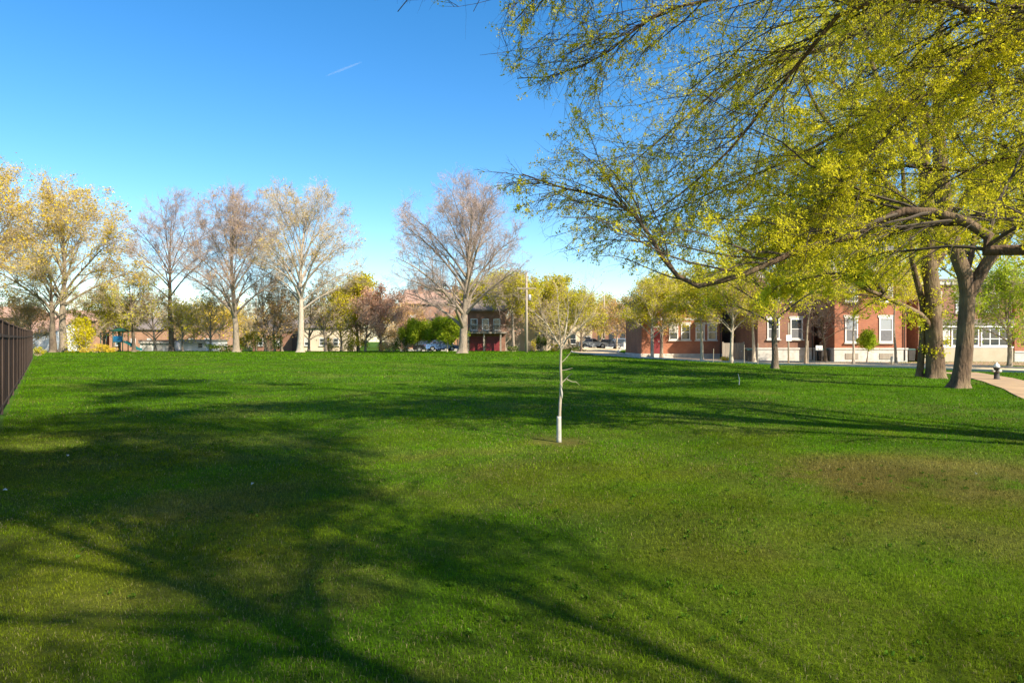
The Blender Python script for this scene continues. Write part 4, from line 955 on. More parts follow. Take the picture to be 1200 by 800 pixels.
# ------------------------------------------------------------------ buildings
rng1 = random.Random(21)
def window(root, x, z, w, h, y=0, trim='white', mull=0, rail=.5, sill=True, lintel=None, pane='glass', lower=None, fw=.09):
    m = MB(); d0, d1 = y-.07, y+.02
    m.box(x, x+fw, d0, d1, z, z+h); m.box(x+w-fw, x+w, d0, d1, z, z+h)
    m.box(x+fw, x+w-fw, d0, d1, z, z+fw); m.box(x+fw, x+w-fw, d0, d1, z+h-fw, z+h)
    if rail: m.box(x+fw, x+w-fw, d0+.02, d1, z+h*rail-.03, z+h*rail+.03)
    for i in range(mull):
        xx = x+w*(i+1)/(mull+1); m.box(xx-.035, xx+.035, d0+.012, d1-.004, z+fw, z+h-fw)
    f = m.build('window', M[trim], root)
    MB().box(x+fw, x+w-fw, y-.024, y-.006, z+fw, z+h-fw).build('pane', M[pane], f)
    if lower is None and rng1.random() < .55: q_ = rng1.uniform(.25,.6); MB().box(x+fw+.01, x+w-fw-.01, y-.034, y-.026, z+h-fw-h*q_, z+h-fw).build('blind', M['limestone'], f)
    if lower: MB().box(x+fw, x+w-fw, y-.036, y-.028, z+fw, z+h*rail-.03).build('insect_screen', M[lower], f)
    if sill: MB().box(x-.1, x+w+.1, y-.16, y+.02, z-.12, z).build('sill', M['limestone'] if trim != 'dark_trim' else M[trim], f)
    if lintel: MB().box(x-.1, x+w+.1, y-.05, y+.02, z+h+.004, z+h+.22).build('lintel', M[lintel], f)
def house(name, label, px0, px1, Y, pytop, depth, wall, found=None, fh=1.1, roof='flat', roofmat='shingle', group='brick houses behind the lawn', cat='building', rz=0, zoff=0):
    x0, _, z = gx(px0, Y); w = (px1-px0)/F*Y; zz = G(x0+w/2, Y)+zoff; H = CAMZ+(400-pytop)/F*Y-zz
    root = thing(name, label, cat, (x0,Y,zz), rz, group)
    b = fh if found else -.3
    MB().box(0,w,0,depth,b,H).build('wall', M[wall], root)
    if found:
        MB().box(-.06,w+.06,-.08,depth+.06,-.3,fh).build('foundation', M[found], root)
        MB().box(-.1,w+.1,-.13,-.08,fh-.12,fh+.02).build('water_table', M[found], root)
    if roof == 'flat':
        MB().box(-.15,w+.15,-.25,depth+.15,H+.003,H+.22).build('roof', M[roofmat], root)
        m = MB(); m.box(-.12,w+.12,-.2,-.003,H-.28,H)
        k = int(w/.5)
        for i in range(k): m.box(i*w/k+.05, i*w/k+.2, -.32, -.2, H-.26, H-.02)
        m.build('cornice', M['limestone'], root)
    elif roof == 'gable_side':     # ridge along x
        r = depth*.22; e = .35
        MB().prism_x([(-e,H-.05),(depth/2,H+r),(depth+e,H-.05),(depth+e,H+.1),(depth/2,H+r+.17),(-e,H+.1)], -.3, w+.3).build('roof', M[roofmat], root)
        m = MB(); m.prism_x([(0.01,H),(depth-.01,H),(depth/2,H+r-.12)], .004, w-.004); m.build('gable', M[wall], root)
    elif roof == 'gable_front':    # ridge along y
        r = w*.38; e = .35
        MB().prism_y([(-e,H-.1),(w/2,H+r),(w+e,H-.1),(w+e,H+.08),(w/2,H+r+.2),(-e,H+.08)], -.35, depth+.3).build('roof', M[roofmat], root)
        MB().prism_y([(0.01,H),(w-.01,H),(w/2,H+r-.15)], .004, depth-.004).build('gable', M[wall], root)
    elif roof == 'mansard':
        m = MB(); m.ring_loft([[(-.2,-.25,H),(w+.2,-.25,H),(w+.2,depth,H),(-.2,depth,H)],[(.2,.9,H+2.4),(w-.2,.9,H+2.4),(w-.2,depth-.5,H+2.4),(.2,depth-.5,H+2.4)]])
        m.build('roof', M[roofmat], root)
        m = MB(); m.box(-.25,w+.25,-.4,-.26,H-.25,H+.05); m.box(0,w,-.26,-.004,H-.3,H-.02); m.build('cornice', M['limestone'], root)
    if wall in ('brick_red','brick_brown') and Y < 66 and w > 4: downpipe(root, w-.18, H)
    return root, w, H
def downpipe(root, x, H):
    m = MB(); m.tube([(x,-.1,.15),(x,-.1,H-.35)], .05, 8); m.box(x-.1,x+.1,-.19,-.03,H-.4,H-.2); m.build('downpipe', M['dark_trim'], root)
def chimney(root, x, y, z, w=.7, h=1.6, mat='brick_red'):
    m = MB(); m.box(x,x+w,y,y+w,z-1.5,z+h); m.box(x-.06,x+w+.06,y-.06,y+w+.06,z+h,z+h+.12); m.build('chimney', M[mat], root)
def door(root, x, w, h, y=0, mat='dark_trim', z=0, steps=0):
    m = MB(); m.box(x,x+.12,y-.06,y+.02,z,z+h); m.box(x+w-.12,x+w,y-.06,y+.02,z,z+h); m.box(x+.12,x+w-.12,y-.06,y+.02,z+h-.12,z+h)
    f = m.build('door', M['white'], root); MB().box(x+.12,x+w-.12,y-.03,y+.018,z,z+h-.12).build('door_leaf', M[mat], f)
    MB().box(x+w-.3,x+w-.24,y-.09,y-.03,z+h*.42,z+h*.47).build('handle', M['metal'], f)
    if steps:
        m = MB()
        for i in range(steps): m.box(x-.2,x+w+.2,y-.3*(steps-i)-.1,y-.09,-.2,z*(i+1)/steps-.01)
        m.build('steps', M['limestone'], root)

# low red brick building
r, w, H = house('brick_house', 'low red brick building on a stone base with a row of small windows', 752, 846, 64, 352, 9, 'brick_red', 'limestone', .45, 'flat', 'shingle')
for i, px in enumerate((764, 784, 798, 815, 829)):
    x = (px-752)/F*64
    if i == 0: door(r, x-.1, 1.0, 2.6, 0, 'maroon', .45, 3)
    else: window(r, x, 1.75, .85, 1.45, trim='white', pane='glass', lintel='limestone')
MB().box(-.02,w+.02,-.035,-.001,3.6,3.8).build('string_course', M['limestone'], r)
# brick house with the stone base, behind the dark trunk
r, w, H = house('brick_house', 'brown red brick house with a pale stone base behind the white sign pole', 888, 954, 58.5, 322, 11, 'brick_brown', 'limestone', 1.15, 'flat', 'shingle')
for px in (899, 926):
    x = (px-888)/F*58.5
    window(r, x, 1.9, 1.05, 1.75, lintel='limestone', lower='screen'); window(r, x, 5.1, 1.05, 1.7, lintel='limestone', pane='glass_pale')
chimney(r, 3.6, 4, H)
# mansard house with two tall windows
r, w, H = house('brick_house', 'red brick house with two tall white framed windows and a grey mansard roof', 978, 1062, 56.5, 322, 12, 'brick_red', 'limestone', 1.15, 'mansard', 'slate')
for px, pw in ((990, 15), (1030, 16)):
    x = (px-978)/F*56.5; ww = pw/F*56.5
    window(r, x, 1.62, ww, 2.05, lower='screen', pane='glass_pale', lintel='limestone', fw=.1)
    window(r, x, 5.0, ww, 1.75, pane='glass_pale', lintel='limestone', fw=.1)
    # basement vent
    MB().box(x, x+ww, -.12, -.081, .25, .72).build('basement_grille', M['grey_wood'], r)
m = MB(); m.box(1.4,2.8,-.1,1.4,H+.3,H+1.9); m.prism_y([(1.25,H+1.9),(2.95,H+1.9),(2.1,H+2.6)], -.25, 1.6)
dm = m.build('dormer', M['slate'], r); window(dm, 1.65, H+.5, .9, 1.2, y=-.1, pane='glass_pale')
m = MB(); m.box(3.7,5.1,-.1,1.4,H+.3,H+1.9); m.prism_y([(3.55,H+1.9),(5.25,H+1.9),(4.4,H+2.6)], -.25, 1.6)
dm = m.build('dormer', M['slate'], r); window(dm, 3.95, H+.5, .9, 1.2, y=-.1, pane='glass_pale')
chimney(r, .3, 5, H+2.2)
# building at the right with beige lower panel
r, w, H = house('shop_building', 'two storey building with a beige lower wall and wide white mullioned windows', 1076, 1186, 57, 330, 12, 'brick_brown', None, 0, 'flat', 'shingle')
MB().box(-.02,w+.02,-.10,-.001,-.3,1.15).build('lower_panel', M['beige'], r)
MB().box(-.05,w+.05,-.14,-.001,1.151,1.25).build('ledge', M['white'], r)
for x in (.3, 2.75, 5.2): window(r, x, 1.27, 2.3, 1.5, mull=2, rail=.42, sill=False, fw=.1)
MB().box(-.05,w+.05,-.22,-.001,2.85,3.05).build('sign_band', M['white'], r)
MB().box(-.02,w+.02,-.30,-.001,3.06,3.5).build('awning', M['shingle'], r)
for x in (.7, 3.1, 5.5): window(r, x, 4.1, 1.2, 1.5, pane='glass_pale', lintel='limestone')
# red brick house at the right edge
r, w, H = house('brick_house', 'red brick house at the right edge behind the lime green tree', 1189, 1262, 57, 330, 11, 'brick_red', 'limestone', .9, 'flat', 'shingle')
for x in (.8, 3.2): window(r, x, 1.7, 1.0, 1.8, lintel='limestone'); window(r, x, 5.0, 1.0, 1.7, lintel='limestone')
# recessed passages closing the gaps between the houses
r, w, H = house('brick_house', 'dark set back brick wall in the gap left of the mansard house', 954.6, 977.4, 63, 330, 6, 'brick_brown', None, 0, 'flat', 'shingle')
door(r, .4, 1.0, 2.2)
r, w, H = house('brick_house', 'dark set back brick wall in the gap right of the mansard house', 1062.5, 1075.5, 63, 335, 6, 'brick_brown', None, 0, 'flat', 'shingle')
r, w, H = house('brick_house', 'dark brick house with a porch set back behind the grey wooden gate', 838, 892, 70, 338, 8, 'brick_brown', None, 0, 'gable_side', 'shingle')
door(r, 1.9, 1.0, 2.2, 0, 'dark_trim', .6, 3); window(r, .4, 1.4, .9, 1.5); window(r, 3.3, 1.4, .9, 1.5); window(r, .6, 4.2, .9, 1.3); window(r, 3.2, 4.2, .9, 1.3)
# grey wooden gate
x, y, z = gx(848, 60)
g = thing('wooden_gate', 'grey wooden board gate between the low red building and the brown house', 'gate', (x,y,z))
m = MB()
for i in range(9): m.box(i*.19, i*.19+.175, 0, .03, .05, 1.55)
m.build('board_panel', M['grey_wood'], g); m = MB(); m.box(-.12,-.01,-.03,.08,-.1,1.65); m.box(1.72,1.83,-.03,.08,-.1,1.65); m.build('frame', M['grey_wood'], g)
MB().box(1.5,1.62,-.04,-.003,.8,.86).build('handle', M['metal'], g)

# cream gable hall
r, w, H = house('gable_hall', 'cream walled hall with a clay coloured gable behind the utility pole', 592, 694, 104, 378, 14, 'cream', None, 0, 'gable_front', 'shingle_pink', group='houses beyond the far trees')
for px in (626, 635, 640): window(r, (px-592)/F*104, 2.0, .55, .9, sill=False, fw=.07)
window(r, (666-592)/F*104, .9, 1.2, 1.6, fw=.08); door(r, (684-592)/F*104, 1.1, 2.1, 0, 'dark_trim')
chimney(r, 3, 5, H+2.4, .9, 1.3, 'brick_orange')
# maroon garage
r, w, H = house('garage_house', 'two storey brick garage house with two maroon doors and a balcony', 548, 592, 90, 364, 8, 'brick_brown', None, 0, 'gable_side', 'shingle', group='houses beyond the far trees')
for x0_, x1_ in ((.35,2.05),(2.45,4.2)):
    m = MB()
    for i in range(5): m.box(x0_, x1_, -.06, -.02, .02+i*.38, .02+i*.38+.36)
    m.build('garage_door', M['maroon'], r)
m = MB()
for x in (.1, 2.18, 4.35): m.box(x-.08, x+.12, -1.1, -.95, -.3, 2.3)
m.box(-.1, w+.1, -1.2, -.005, 2.3, 2.5); m.build('balcony', M['grey_wood'], r)
m = MB(); m.box(-.1, w+.1, -1.18, -1.12, 3.35, 3.43)
for i in range(26): m.box(-.08+i*w/25, -.04+i*w/25, -1.17, -1.13, 2.5, 3.35)
m.build('railing', M['grey_wood'], r)
for x in (.4, 1.9, 3.4): window(r, x, 2.75, .9, 1.5)
# brick apartments
r, w, H = house('apartment_house', 'three storey orange brick apartments with dark porches and white bay windows', 470, 546, 112, 356, 12, 'brick_orange', 'limestone', .5, 'gable_side', 'shingle_pink', group='houses beyond the far trees')
for j in range(2):
    for px in (474, 481): window(r, (px-470)/F*112, 1.6+j*2.9, .8, 1.6)
    m = MB(); x0_ = (487-470)/F*112; x1_ = (538-470)/F*112
    m.box(x0_, x1_, -1.6, -.005, 2.6+j*2.7, 2.85+j*2.7)
    for i in range(5): xx = x0_+(x1_-x0_-.2)*i/4; m.box(xx, xx+.2, -1.55, -1.35, (-.3 if j == 0 else 2.86)+.001, 2.6+j*2.7)
    m.build('porch', M['dark_trim'], r)
    for i in range(4): window(r, x0_+.5+i*1.6, 1.0+j*2.8, .9, 1.4)
chimney(r, 2.2, 4, H+1.8, .9, 1.4, 'brick_orange'); chimney(r, 8, 4, H+1.8, .9, 1.4, 'brick_orange')
# white garages at the left
r, w, H = house('garage', 'bright white garage wall with a clay roof beyond the end of the fence', 24, 62, 100, 390, 8, 'white', None, 0, 'gable_side', 'shingle_pink', group='houses beyond the far trees')
door(r, 3.6, .9, 2.0, 0, 'white')
r, w, H = house('garage', 'long low white garage with a dark roof edge and grey doors', 164, 206, 98, 400, 7, 'white', None, 0, 'flat', 'shingle', group='houses beyond the far trees')
for i in range(3):
    m = MB(); x = .3+i*1.65
    for k in range(4): m.box(x, x+1.4, -.04, -.005, k*.32, k*.32+.3)
    m.build('garage_door', M['limestone'], r)
r, w, H = house('garage', 'small white garage with a pale green eave left of the fan shaped tree', 211, 242, 96, 399.5, 7, 'white', None, 0, 'flat', 'metal', group='houses beyond the far trees')
window(r, 2.5, .5, .7, .7, sill=False, fw=.06)
r, w, H = house('house', 'salmon brick house behind the low white garages', 212, 262, 128, 384, 9, 'brick_orange', None, 0, 'gable_side', 'shingle_pink', group='houses beyond the far trees')
window(r, 1.5, 1, .9, 1.3); window(r, 4.5, 1, .9, 1.3)
r, w, H = house('house', 'brown roofed brick house behind the playground', 128, 190, 126, 386, 9, 'brick_orange', None, 0, 'gable_side', 'shingle', group='houses beyond the far trees')
for x in (1.2,4,7): window(r, x, 1, .9, 1.3)
r, w, H = house('house', 'salmon brick house behind the gold budding tree', 60, 112, 124, 376, 9, 'brick_orange', None, 0, 'gable_side', 'shingle_pink', group='houses beyond the far trees')
for x in (1.2,3.6,6): window(r, x, 1, .9, 1.3)
r, w, H = house('house', 'orange brick house at the far left above the fence', -40, 22, 118, 372, 9, 'brick_orange', None, 0, 'gable_side', 'shingle_pink', group='houses beyond the far trees')
window(r, 6.6, 2, .9, 1.3)
r, w, H = house('house', 'small brown house glimpsed between the pale trunk and the pink blossom tree', 350, 408, 118, 384, 9, 'cream', None, 0, 'gable_side', 'shingle', group='houses beyond the far trees')
for x in (1,3.6,6): window(r, x, 1, .9, 1.3)
r, w, H = house('house', 'tan house glimpsed behind the thicket right of the fan shaped tree', 296, 342, 122, 388, 9, 'brick_brown', None, 0, 'gable_side', 'shingle', group='houses beyond the far trees')
window(r, 1, 1, .9, 1.3); window(r, 4, 1, .9, 1.3)
r, w, H = house('house', 'brown roofed brick building behind the parked cars', 694, 756, 122, 370, 10, 'brick_brown', 'limestone', 1.0, 'gable_side', 'shingle', group='houses beyond the far trees')
for x in (1,3,5,7): window(r, x, 1.4, .9, 1.4, trim='dark_trim'); 
# low white wall by the cars
x, y, z = gx(731, 98)
MBw = MB(); MBw.box(0, 3.0, 0, .3, -.2, 1.0); MBw.box(-.05, 3.05, -.04, .34, 1.0, 1.08)
o = MBw.build('garden_wall', M['white']); o.location = (x,y,z); tag(o, 'low white garden wall right of the parked cars', 'wall')

# ------------------------------------------------------------------ utility poles, wires, signs
def utility_pole(label, px, Y, pytop, lean=0):
    x, y, z = gx(px, Y); H = CAMZ+(400-pytop)/F*Y-z
    root = thing('utility_pole', label, 'utility pole', (x,y,z), 0, 'wooden utility poles')
    MB().tube([(0,0,-.3),(lean*.5,0,H*.5),(lean,0,H)], [.18,.15,.11], 12).build('pole', M['pole_wood'], root, True)
    m = MB(); m.box(lean-1.1, lean+1.1, -.17, -.115, H-1.95, H-1.82); ca = m.build('crossarm', M['pole_wood'], root)
    for dx in (-1, -.45, .45, 1): MB().lathe([(.03,0),(.045,.03),(.05,.09),(.025,.14)], 8, (lean+dx,-.14,H-1.82)).build('insulator', M['dark_trim'], ca, True)
    MB().lathe([(.2,0),(.22,.05),(.22,.6),(.16,.7),(.03,.72)], 12, (lean+.34,.1,H-3.3)).build('transformer', M['metal'], root, True)
    return np.array([x+lean, y-.14, z+H-1.7]), H
tops = [utility_pole('tall pale utility pole in front of the cream hall', 617, 80, 319)[0], utility_pole('utility pole standing behind the parked cars', 708, 104, 346)[0], utility_pole('thin utility pole rising right of the fan shaped bare tree', 300, 112, 350)[0]]
def wire(a, b, label):
    pts = [a*(1-t)+b*t+np.array([0,0,-4*.6*t*(1-t)]) for t in np.linspace(0,1,16)]
    o = MB().tube(pts, .012, 4).build('power_wire', M['rubber']); tag(o, label, 'wire', 'overhead wires')
for dx, nm in ((-1,'left'),(1,'right')):
    e = np.array([dx,0,0])
    wire(tops[0]+e, tops[1]+e, 'overhead wire from the tall pale pole to the pole by the cars, %s strand' % nm)
    wire(tops[2]+e, tops[0]+e, 'overhead wire running left from the tall pale pole, %s strand' % nm)
# pole with a white sign
x, y, z = gx(924, 50.5)
r = thing('sign_pole', 'tan metal pole with a small white sign box right of the dark trunk', 'sign', (x,y,z))
MB().tube([(0,0,-.1),(0,0,3.1)], .06, 10).build('pole', M['pole_wood'], r, True)
MB().box(-.2,.2,-.09,-.062,1.75,2.2).build('sign_plate', M['white'], r, bevel=.004)
for px, Y, h, lab in ((836,53,1.0,'thin metal stake left of the bare pale tree'),(872,52,1.35,'thin metal stake right of the bare pale tree'),(888,51,1.5,'thin pale stake in front of the stone base'),(947,50.5,1.7,'thin dark stake before the corner of the brown brick house')):
    x, y, z = gx(px, Y); m = MB(); m.tube([(0,0,-.1),(.01,0,h)], .03, 8); m.lathe([(.036,0),(.036,.04),(.01,.06)], 8, (.01,0,h))
    o = m.build('stake', M['pole_wood']); o.location = (x,y,z); tag(o, lab, 'stake', 'stakes by the street trees')
x, y, z = gx(1045, 49.5); m = MB(); m.lathe([(.09,-.1),(.085,.5),(.07,.56),(.02,.6)], 12)
o = m.build('bollard', M['guard'], smooth=True); o.location = (x,y,z); tag(o, 'short white bollard on the verge before the mansard house', 'bollard')
# white notice board in the dark gap
x, y, z = gx(954.5, 56.2); r = thing('notice_board', 'small white notice board on dark legs in the gap left of the mansard house', 'sign', (x,y,z))
MB().box(.1,.65,-.03,0,.95,1.35).build('board', M['white'], r)
for lx in (.14,.58): MB().box(lx,lx+.04,.001,.04,-.05,1.3).build('leg', M['dark_trim'], r)
# bins in the gap
for px, Y, lab in ((967,57,'dark wheeled bin in the gap left of the mansard house'),(1069,57,'dark wheeled bin in the gap right of the mansard house'),(880,57.5,'dark wheeled bin beside the brown brick house')):
    x, y, z = gx(px, Y); r = thing('wheeled_bin', lab, 'bin', (x-.3,y,z), 0, 'wheeled bins')
    MB().ring_loft([[(.05,.05,.08),(.55,.05,.08),(.55,.6,.08),(.05,.6,.08)],[(0,0,1.0),(.6,0,1.0),(.6,.65,1.0),(0,.65,1.0)]]).build('body', M['dark_trim'], r, bevel=.02)
    MB().ring_loft([[(-.02,-.03,1.0),(.62,-.03,1.0),(.62,.68,1.0),(-.02,.68,1.0)],[(.05,.05,1.1),(.55,.05,1.1),(.55,.6,1.1),(.05,.6,1.1)]]).build('lid', M['play_green'], r)
    for lx in (.03,.52): MB().prism_x([(.56+.1*math.cos(t*PI/5),.1+.1*math.sin(t*PI/5)) for t in range(10)], lx, lx+.05).build('wheel', M['rubber'], r)

# fire hydrant
x, y, z = gx(1168, 30.5)
r = thing('fire_hydrant', 'dark fire hydrant with a white dome on the grass strip by the road', 'hydrant', (x,y,z))
MB().lathe([(.16,-.05),(.16,.05),(.11,.06),(.105,.5),(.14,.52),(.14,.56)], 16).build('barrel', M['dark_trim'], r, True)
MB().lathe([(.13,.56),(.125,.62),(.09,.70),(.035,.74),(.035,.79),(.01,.79)], 16).build('dome', M['white'], r, True)
for a_ in (0, PI, -PI/2): 
    c_, s_ = math.cos(a_), math.sin(a_); MB().tube([(c_*.09,s_*.09,.4),(c_*.2,s_*.2,.4)], [.055,.06], 10).build('nozzle_cap', M['guard'], r, True)

# ------------------------------------------------------------------ cars
def car(label, px, Y, rz, c, name='parked_car', suv=False):
    x, y, z = gx(px, Y); root = thing(name, label, 'car', (x,y,z), rz, 'cars parked beyond the lawn')
    hw = .88; pm = paint('car_paint', c); top = 1.66 if suv else 1.43
    def arch(cx): return [(cx+.37*math.cos(t), .32+.37*math.sin(t)) for t in np.linspace(PI, 0, 9)]
    prof = [(-2.2,.30)]+arch(-1.35)+arch(1.35)+[(2.2,.28),(2.28,.5),(2.22,.72),(1.9,.82),(1.0,.93),(-1.6,.98),(-2.15,.95),(-2.28,.7)]
    prof = [(a, b if i not in () else b) for i, (a, b) in enumerate(prof)]
    m = MB(); m.ring_loft([[(a,-hw+.06,b) for a,b in prof],[(a,-hw,b) for a,b in prof],[(a,hw,b) for a,b in prof],[(a,hw-.06,b) for a,b in prof]])
    body = m.build('body', pm, root, bevel=.03)
    rear = -1.95 if suv else -1.5
    cab = lambda zz, ins, f: [(1.0-f*.75,-hw+ins,zz),(1.0-f*.75,hw-ins,zz),(rear+f*.35,hw-ins,zz),(rear+f*.35,-hw+ins,zz)]
    MB().ring_loft([cab(.93,.05,0),cab(top-.06,.2,.95)]).build('windows', M['glass'], root, bevel=.03)
    m = MB(); m.ring_loft([cab(top-.06,.19,.92),cab(top,.27,1.08)])
    for s in (-1,1):
        for xa, xb in ((1.0,.28),(-.15,-.15),(rear,rear+.34)):
            m.tube([(xa,s*(hw-.045),.92),(xb,s*(hw-.19),top-.05)], .035, 4)
    m.build('roof', pm, root)
    for cx in (-1.35, 1.35):
        for s in (-1,1):
            wv = MB(); wv.ring_loft([[(cx+rr*math.cos(t),s*yy,.32+rr*math.sin(t)) for t in np.linspace(0,2*PI,17)[:-1]] for rr, yy in ((.30,hw-.22),(.32,hw-.2),(.32,hw-.04),(.29,hw-.015))])
            wo = wv.build('wheel', M['rubber'], root)
            MB().ring_loft([[(cx+rr*math.cos(t),s*yy,.32+rr*math.sin(t)) for t in np.linspace(0,2*PI,13)[:-1]] for rr, yy in ((.20,hw-.02),(.20,hw),(.06,hw+.004))]).build('rim', M['metal'], wo)
    for s in (-1,1):
        MB().box(2.2,2.27,s*.62-.2,s*.62+.2,.6,.74).build('headlight', M['guard'], root)
        MB().box(-2.29,-2.2,s*.66-.16,s*.66+.16,.7,.86).build('tail_light', M['maroon'], root)
        MB().box(.55,.72,s*(hw+.06)-.07,s*(hw+.06)+.07,.95,1.07).build('mirror', pm, root)
car('silver car parked at the left end of the row behind the street', 694, 101, .15, (.45,.47,.5))
car('dark grey car in the middle of the parked row', 713, 103, .12, (.10,.11,.14))
car('pale blue grey car at the right end of the parked row', 732, 106, .1, (.32,.37,.45), suv=True)
car('black car parked under the dark apartment porch', 503, 97, .05, (.015,.015,.018), suv=True)
car('blue car parked beside the small lime green tree', 517, 92.5, .3, (.10,.20,.42))

# ------------------------------------------------------------------ playground frame
x, y, z = gx(118, 84)
r = thing('playground_frame', 'dark green and teal playground climbing frame with a slide', 'playground', (x,y,z))
for i, (px_, py_) in enumerate(((0,0),(0,1.2),(1.5,0),(1.5,1.2),(2.7,0),(2.7,1.2))):
    MB().tube([(px_,py_,-.1),(px_,py_,2.35 if i < 2 else 2.6)], .06, 10).build('post', M['play_green'], r, True)
MB().tube([(0,0,2.3),(1.5,0,2.3)], .04, 8).build('beam', M['play_green'], r, True); MB().tube([(0,1.2,2.3),(1.5,1.2,2.3)], .04, 8).build('beam', M['play_green'], r, True)
m = MB()
for i in range(7): m.tube([(.12+i*.2,0,2.3),(.12+i*.2,1.2,2.3)], .018, 6)
m.build('ladder_rungs', M['metal'], r)
MB().ring_loft([[(1.25,-.25,2.55),(2.95,-.25,2.55),(2.95,1.45,2.55),(1.25,1.45,2.55)],[(1.9,.4,2.95),(2.3,.4,2.95),(2.3,.8,2.95),(1.9,.8,2.95)]]).build('roof', M['play_green'], r)
MB().box(1.45,2.75,-.02,1.22,1.15,1.25).build('deck', M['play_green'], r)
m = MB(); m.box(1.56,2.64,-.03,.03,1.26,1.95); m.build('panel', M['play_blue'], r)
m = MB()
for i in range(5): m.tube([(1.56,-.1+.0*i,.25+i*.2),(2.1,-.1,.25+i*.2)], .025, 6)
m.build('steps', M['play_teal'], r)
m = MB(); pts = [(2.75,1.2),(3.2,1.0),(3.8,.62),(4.3,.3),(4.75,.22)]
for a_, b_ in zip(pts[:-1], pts[1:]):
    m.ring_loft([[(a_[0],.1,a_[1]+.2),(a_[0],.1,a_[1]-.05),(a_[0],.7,a_[1]-.05),(a_[0],.7,a_[1]+.2),(a_[0],.64,a_[1]+.2),(a_[0],.64,a_[1]),(a_[0],.16,a_[1]),(a_[0],.16,a_[1]+.2)],
                 [(b_[0],.1,b_[1]+.2),(b_[0],.1,b_[1]-.05),(b_[0],.7,b_[1]-.05),(b_[0],.7,b_[1]+.2),(b_[0],.64,b_[1]+.2),(b_[0],.64,b_[1]),(b_[0],.16,b_[1]),(b_[0],.16,b_[1]+.2)]])
m.build('slide', M['play_teal'], r)

# leaf litter strip and pavement before the houses
def sheet(name, poly, mat, dz, kind='structure', n=24):
    """strip between two polylines"""
    A = smooth_line(poly[0], n); B = smooth_line(poly[1], n); V = []
    for k in range(5):
        p = A*(1-k/4)+B*k/4; V.append(np.stack([p[:,0],p[:,1],ground(p[:,0],p[:,1])+dz],1))
    V = np.stack(V, 1); I, J = np.meshgrid(np.arange(n-1), np.arange(4)); I = I.ravel(); J = J.ravel()
    me = mesh_np(name, V.reshape(-1,3), quads=np.stack([I*5+J, I*5+J+1, (I+1)*5+J+1, (I+1)*5+J],1), mats=[mat]); tag(link(name, me), kind=kind)
sheet('pavement', ([(46,42),(36,46),(31,48.5),(27,51.5),(21,56),(15,62.3)],[(46,56),(36,56),(30.5,56),(27,58),(22,60.5),(17,66)]), M['soil'], .035)
# little white scraps and a fallen twig or two on the lawn
rng0 = random.Random(8)
def scrap(px, py, label, s=.05):
    Y = CAMZ*F/(py-400); 
    for _ in range(4): x, y, z = gx(px, Y); Y = (CAMZ-z)*F/(py-400)
    x, y, z = gx(px, Y); m = MB(); k = 7
    m.v += [(s*rng0.uniform(.6,1.2)*math.cos(2*PI*i/k), s*.8*rng0.uniform(.6,1.2)*math.sin(2*PI*i/k), .045+rng0.uniform(-.01,.02)) for i in range(k)]; m.f.append(tuple(range(k)))
    o = m.build('paper_scrap', M['paper']); o.location = (x,y,z); sm = o.modifiers.new('thick','SOLIDIFY'); sm.thickness = .003; tag(o, label, 'litter', 'scraps of litter on the lawn')
scrap(6,578,'white scrap of litter at the left edge of the lawn',.028); scrap(296,571,'white scrap of litter left of the middle of the lawn',.02); scrap(79,537,'white scrap of litter in the shade near the fence',.022); scrap(533,470,'white scrap of litter far out left of the sapling',.035); scrap(1144,559,'white scrap of litter on the dry brown patch',.016)
# pale broken stick standing in the grass
Y = 26; x, y, z = gx(866, Y); m = MB(); m.tube([(0,0,-.02),(.02,0,.2),(-.03,.01,.42)], [.02,.016,.008], 6)
o = m.build('stick', M['paper']); o.location = (x,y,z); tag(o, 'short pale stick standing in the lawn before the dark trunked tree', 'stick')

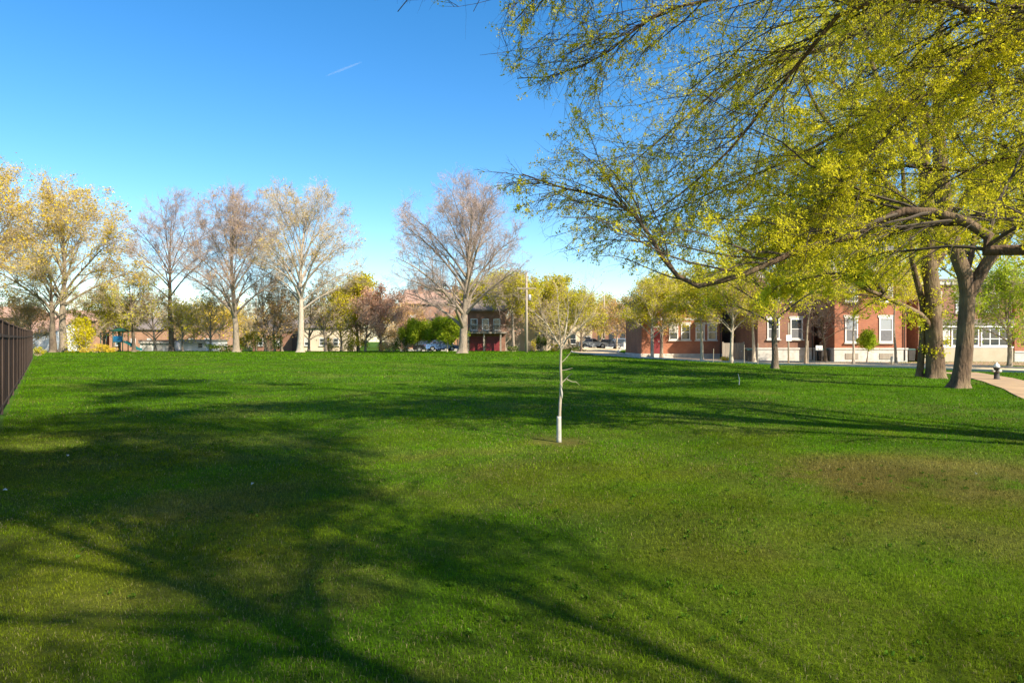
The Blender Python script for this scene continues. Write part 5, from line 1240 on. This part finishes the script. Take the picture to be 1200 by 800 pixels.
# ------------------------------------------------------------------ vapour trail
def contrail():
    m, nt, b = nodes('ice_cloud'); out = nt.nodes['Material Output']; nt.nodes.remove(b)
    v = N(nt, 'ShaderNodeVolumePrincipled', Density=.004); v.inputs['Color'].default_value = (1,1,1,1); nt.links.new(v.outputs[0], out.inputs['Volume'])
    Y = 9000; a = np.array(at(380,90,Y)); b_ = np.array(at(425,72.5,Y)); 
    pts = [a*(1-t)+b_*t for t in np.linspace(0,1,8)]; o = MB().tube(pts, [4,12,15,17,17,16,14,4], 8).build('vapour_trail', m, smooth=True)
    tag(o, 'short thin white vapour trail high in the blue sky', 'vapour trail', kind='stuff')
contrail()

# ------------------------------------------------------------------ camera, sun, sky
cam = bpy.data.cameras.new('camera'); co = bpy.data.objects.new('camera', cam); col.objects.link(co)
cam.sensor_width = 36; cam.lens = 24; cam.clip_end = 30000; cam.clip_start = .05
co.location = (0,0,CAMZ); co.rotation_euler = (PI/2,0,0); sc.camera = co
sun = bpy.data.lights.new('sun', 'SUN'); sun.energy = 4.6; sun.angle = math.radians(.55); sun.color = (1,.90,.72)
so = bpy.data.objects.new('sun', sun); col.objects.link(so)
sd = Vector((SUN_AZ[0]*math.cos(SUN_EL), SUN_AZ[1]*math.cos(SUN_EL), math.sin(SUN_EL)))
so.rotation_euler = sd.to_track_quat('Z','Y').to_euler()
w = bpy.data.worlds.new('World'); sc.world = w; w.use_nodes = True; nt = w.node_tree
bg = nt.nodes['Background']; sky = nt.nodes.new('ShaderNodeTexSky'); sky.sky_type = 'NISHITA'; sky.sun_disc = False
sky.sun_elevation = SUN_EL; sky.sun_rotation = math.atan2(SUN_AZ[0], SUN_AZ[1]); sky.air_density = 1.0; sky.dust_density = .4; sky.ozone_density = 2.0; sky.altitude = 200
hs = nt.nodes.new('ShaderNodeHueSaturation'); hs.inputs['Saturation'].default_value = 1.38; hs.inputs['Value'].default_value = .98; hs.inputs['Hue'].default_value = .5
nt.links.new(sky.outputs[0], hs.inputs['Color']); nt.links.new(hs.outputs[0], bg.inputs[0]); bg.inputs[1].default_value = .11
sc.view_settings.view_transform = 'Standard'; sc.view_settings.look = 'None'; sc.view_settings.gamma = 1; sc.view_settings.exposure = 1.12
sc.cycles.max_bounces = 4; sc.cycles.diffuse_bounces = 3; sc.cycles.transparent_max_bounces = 8
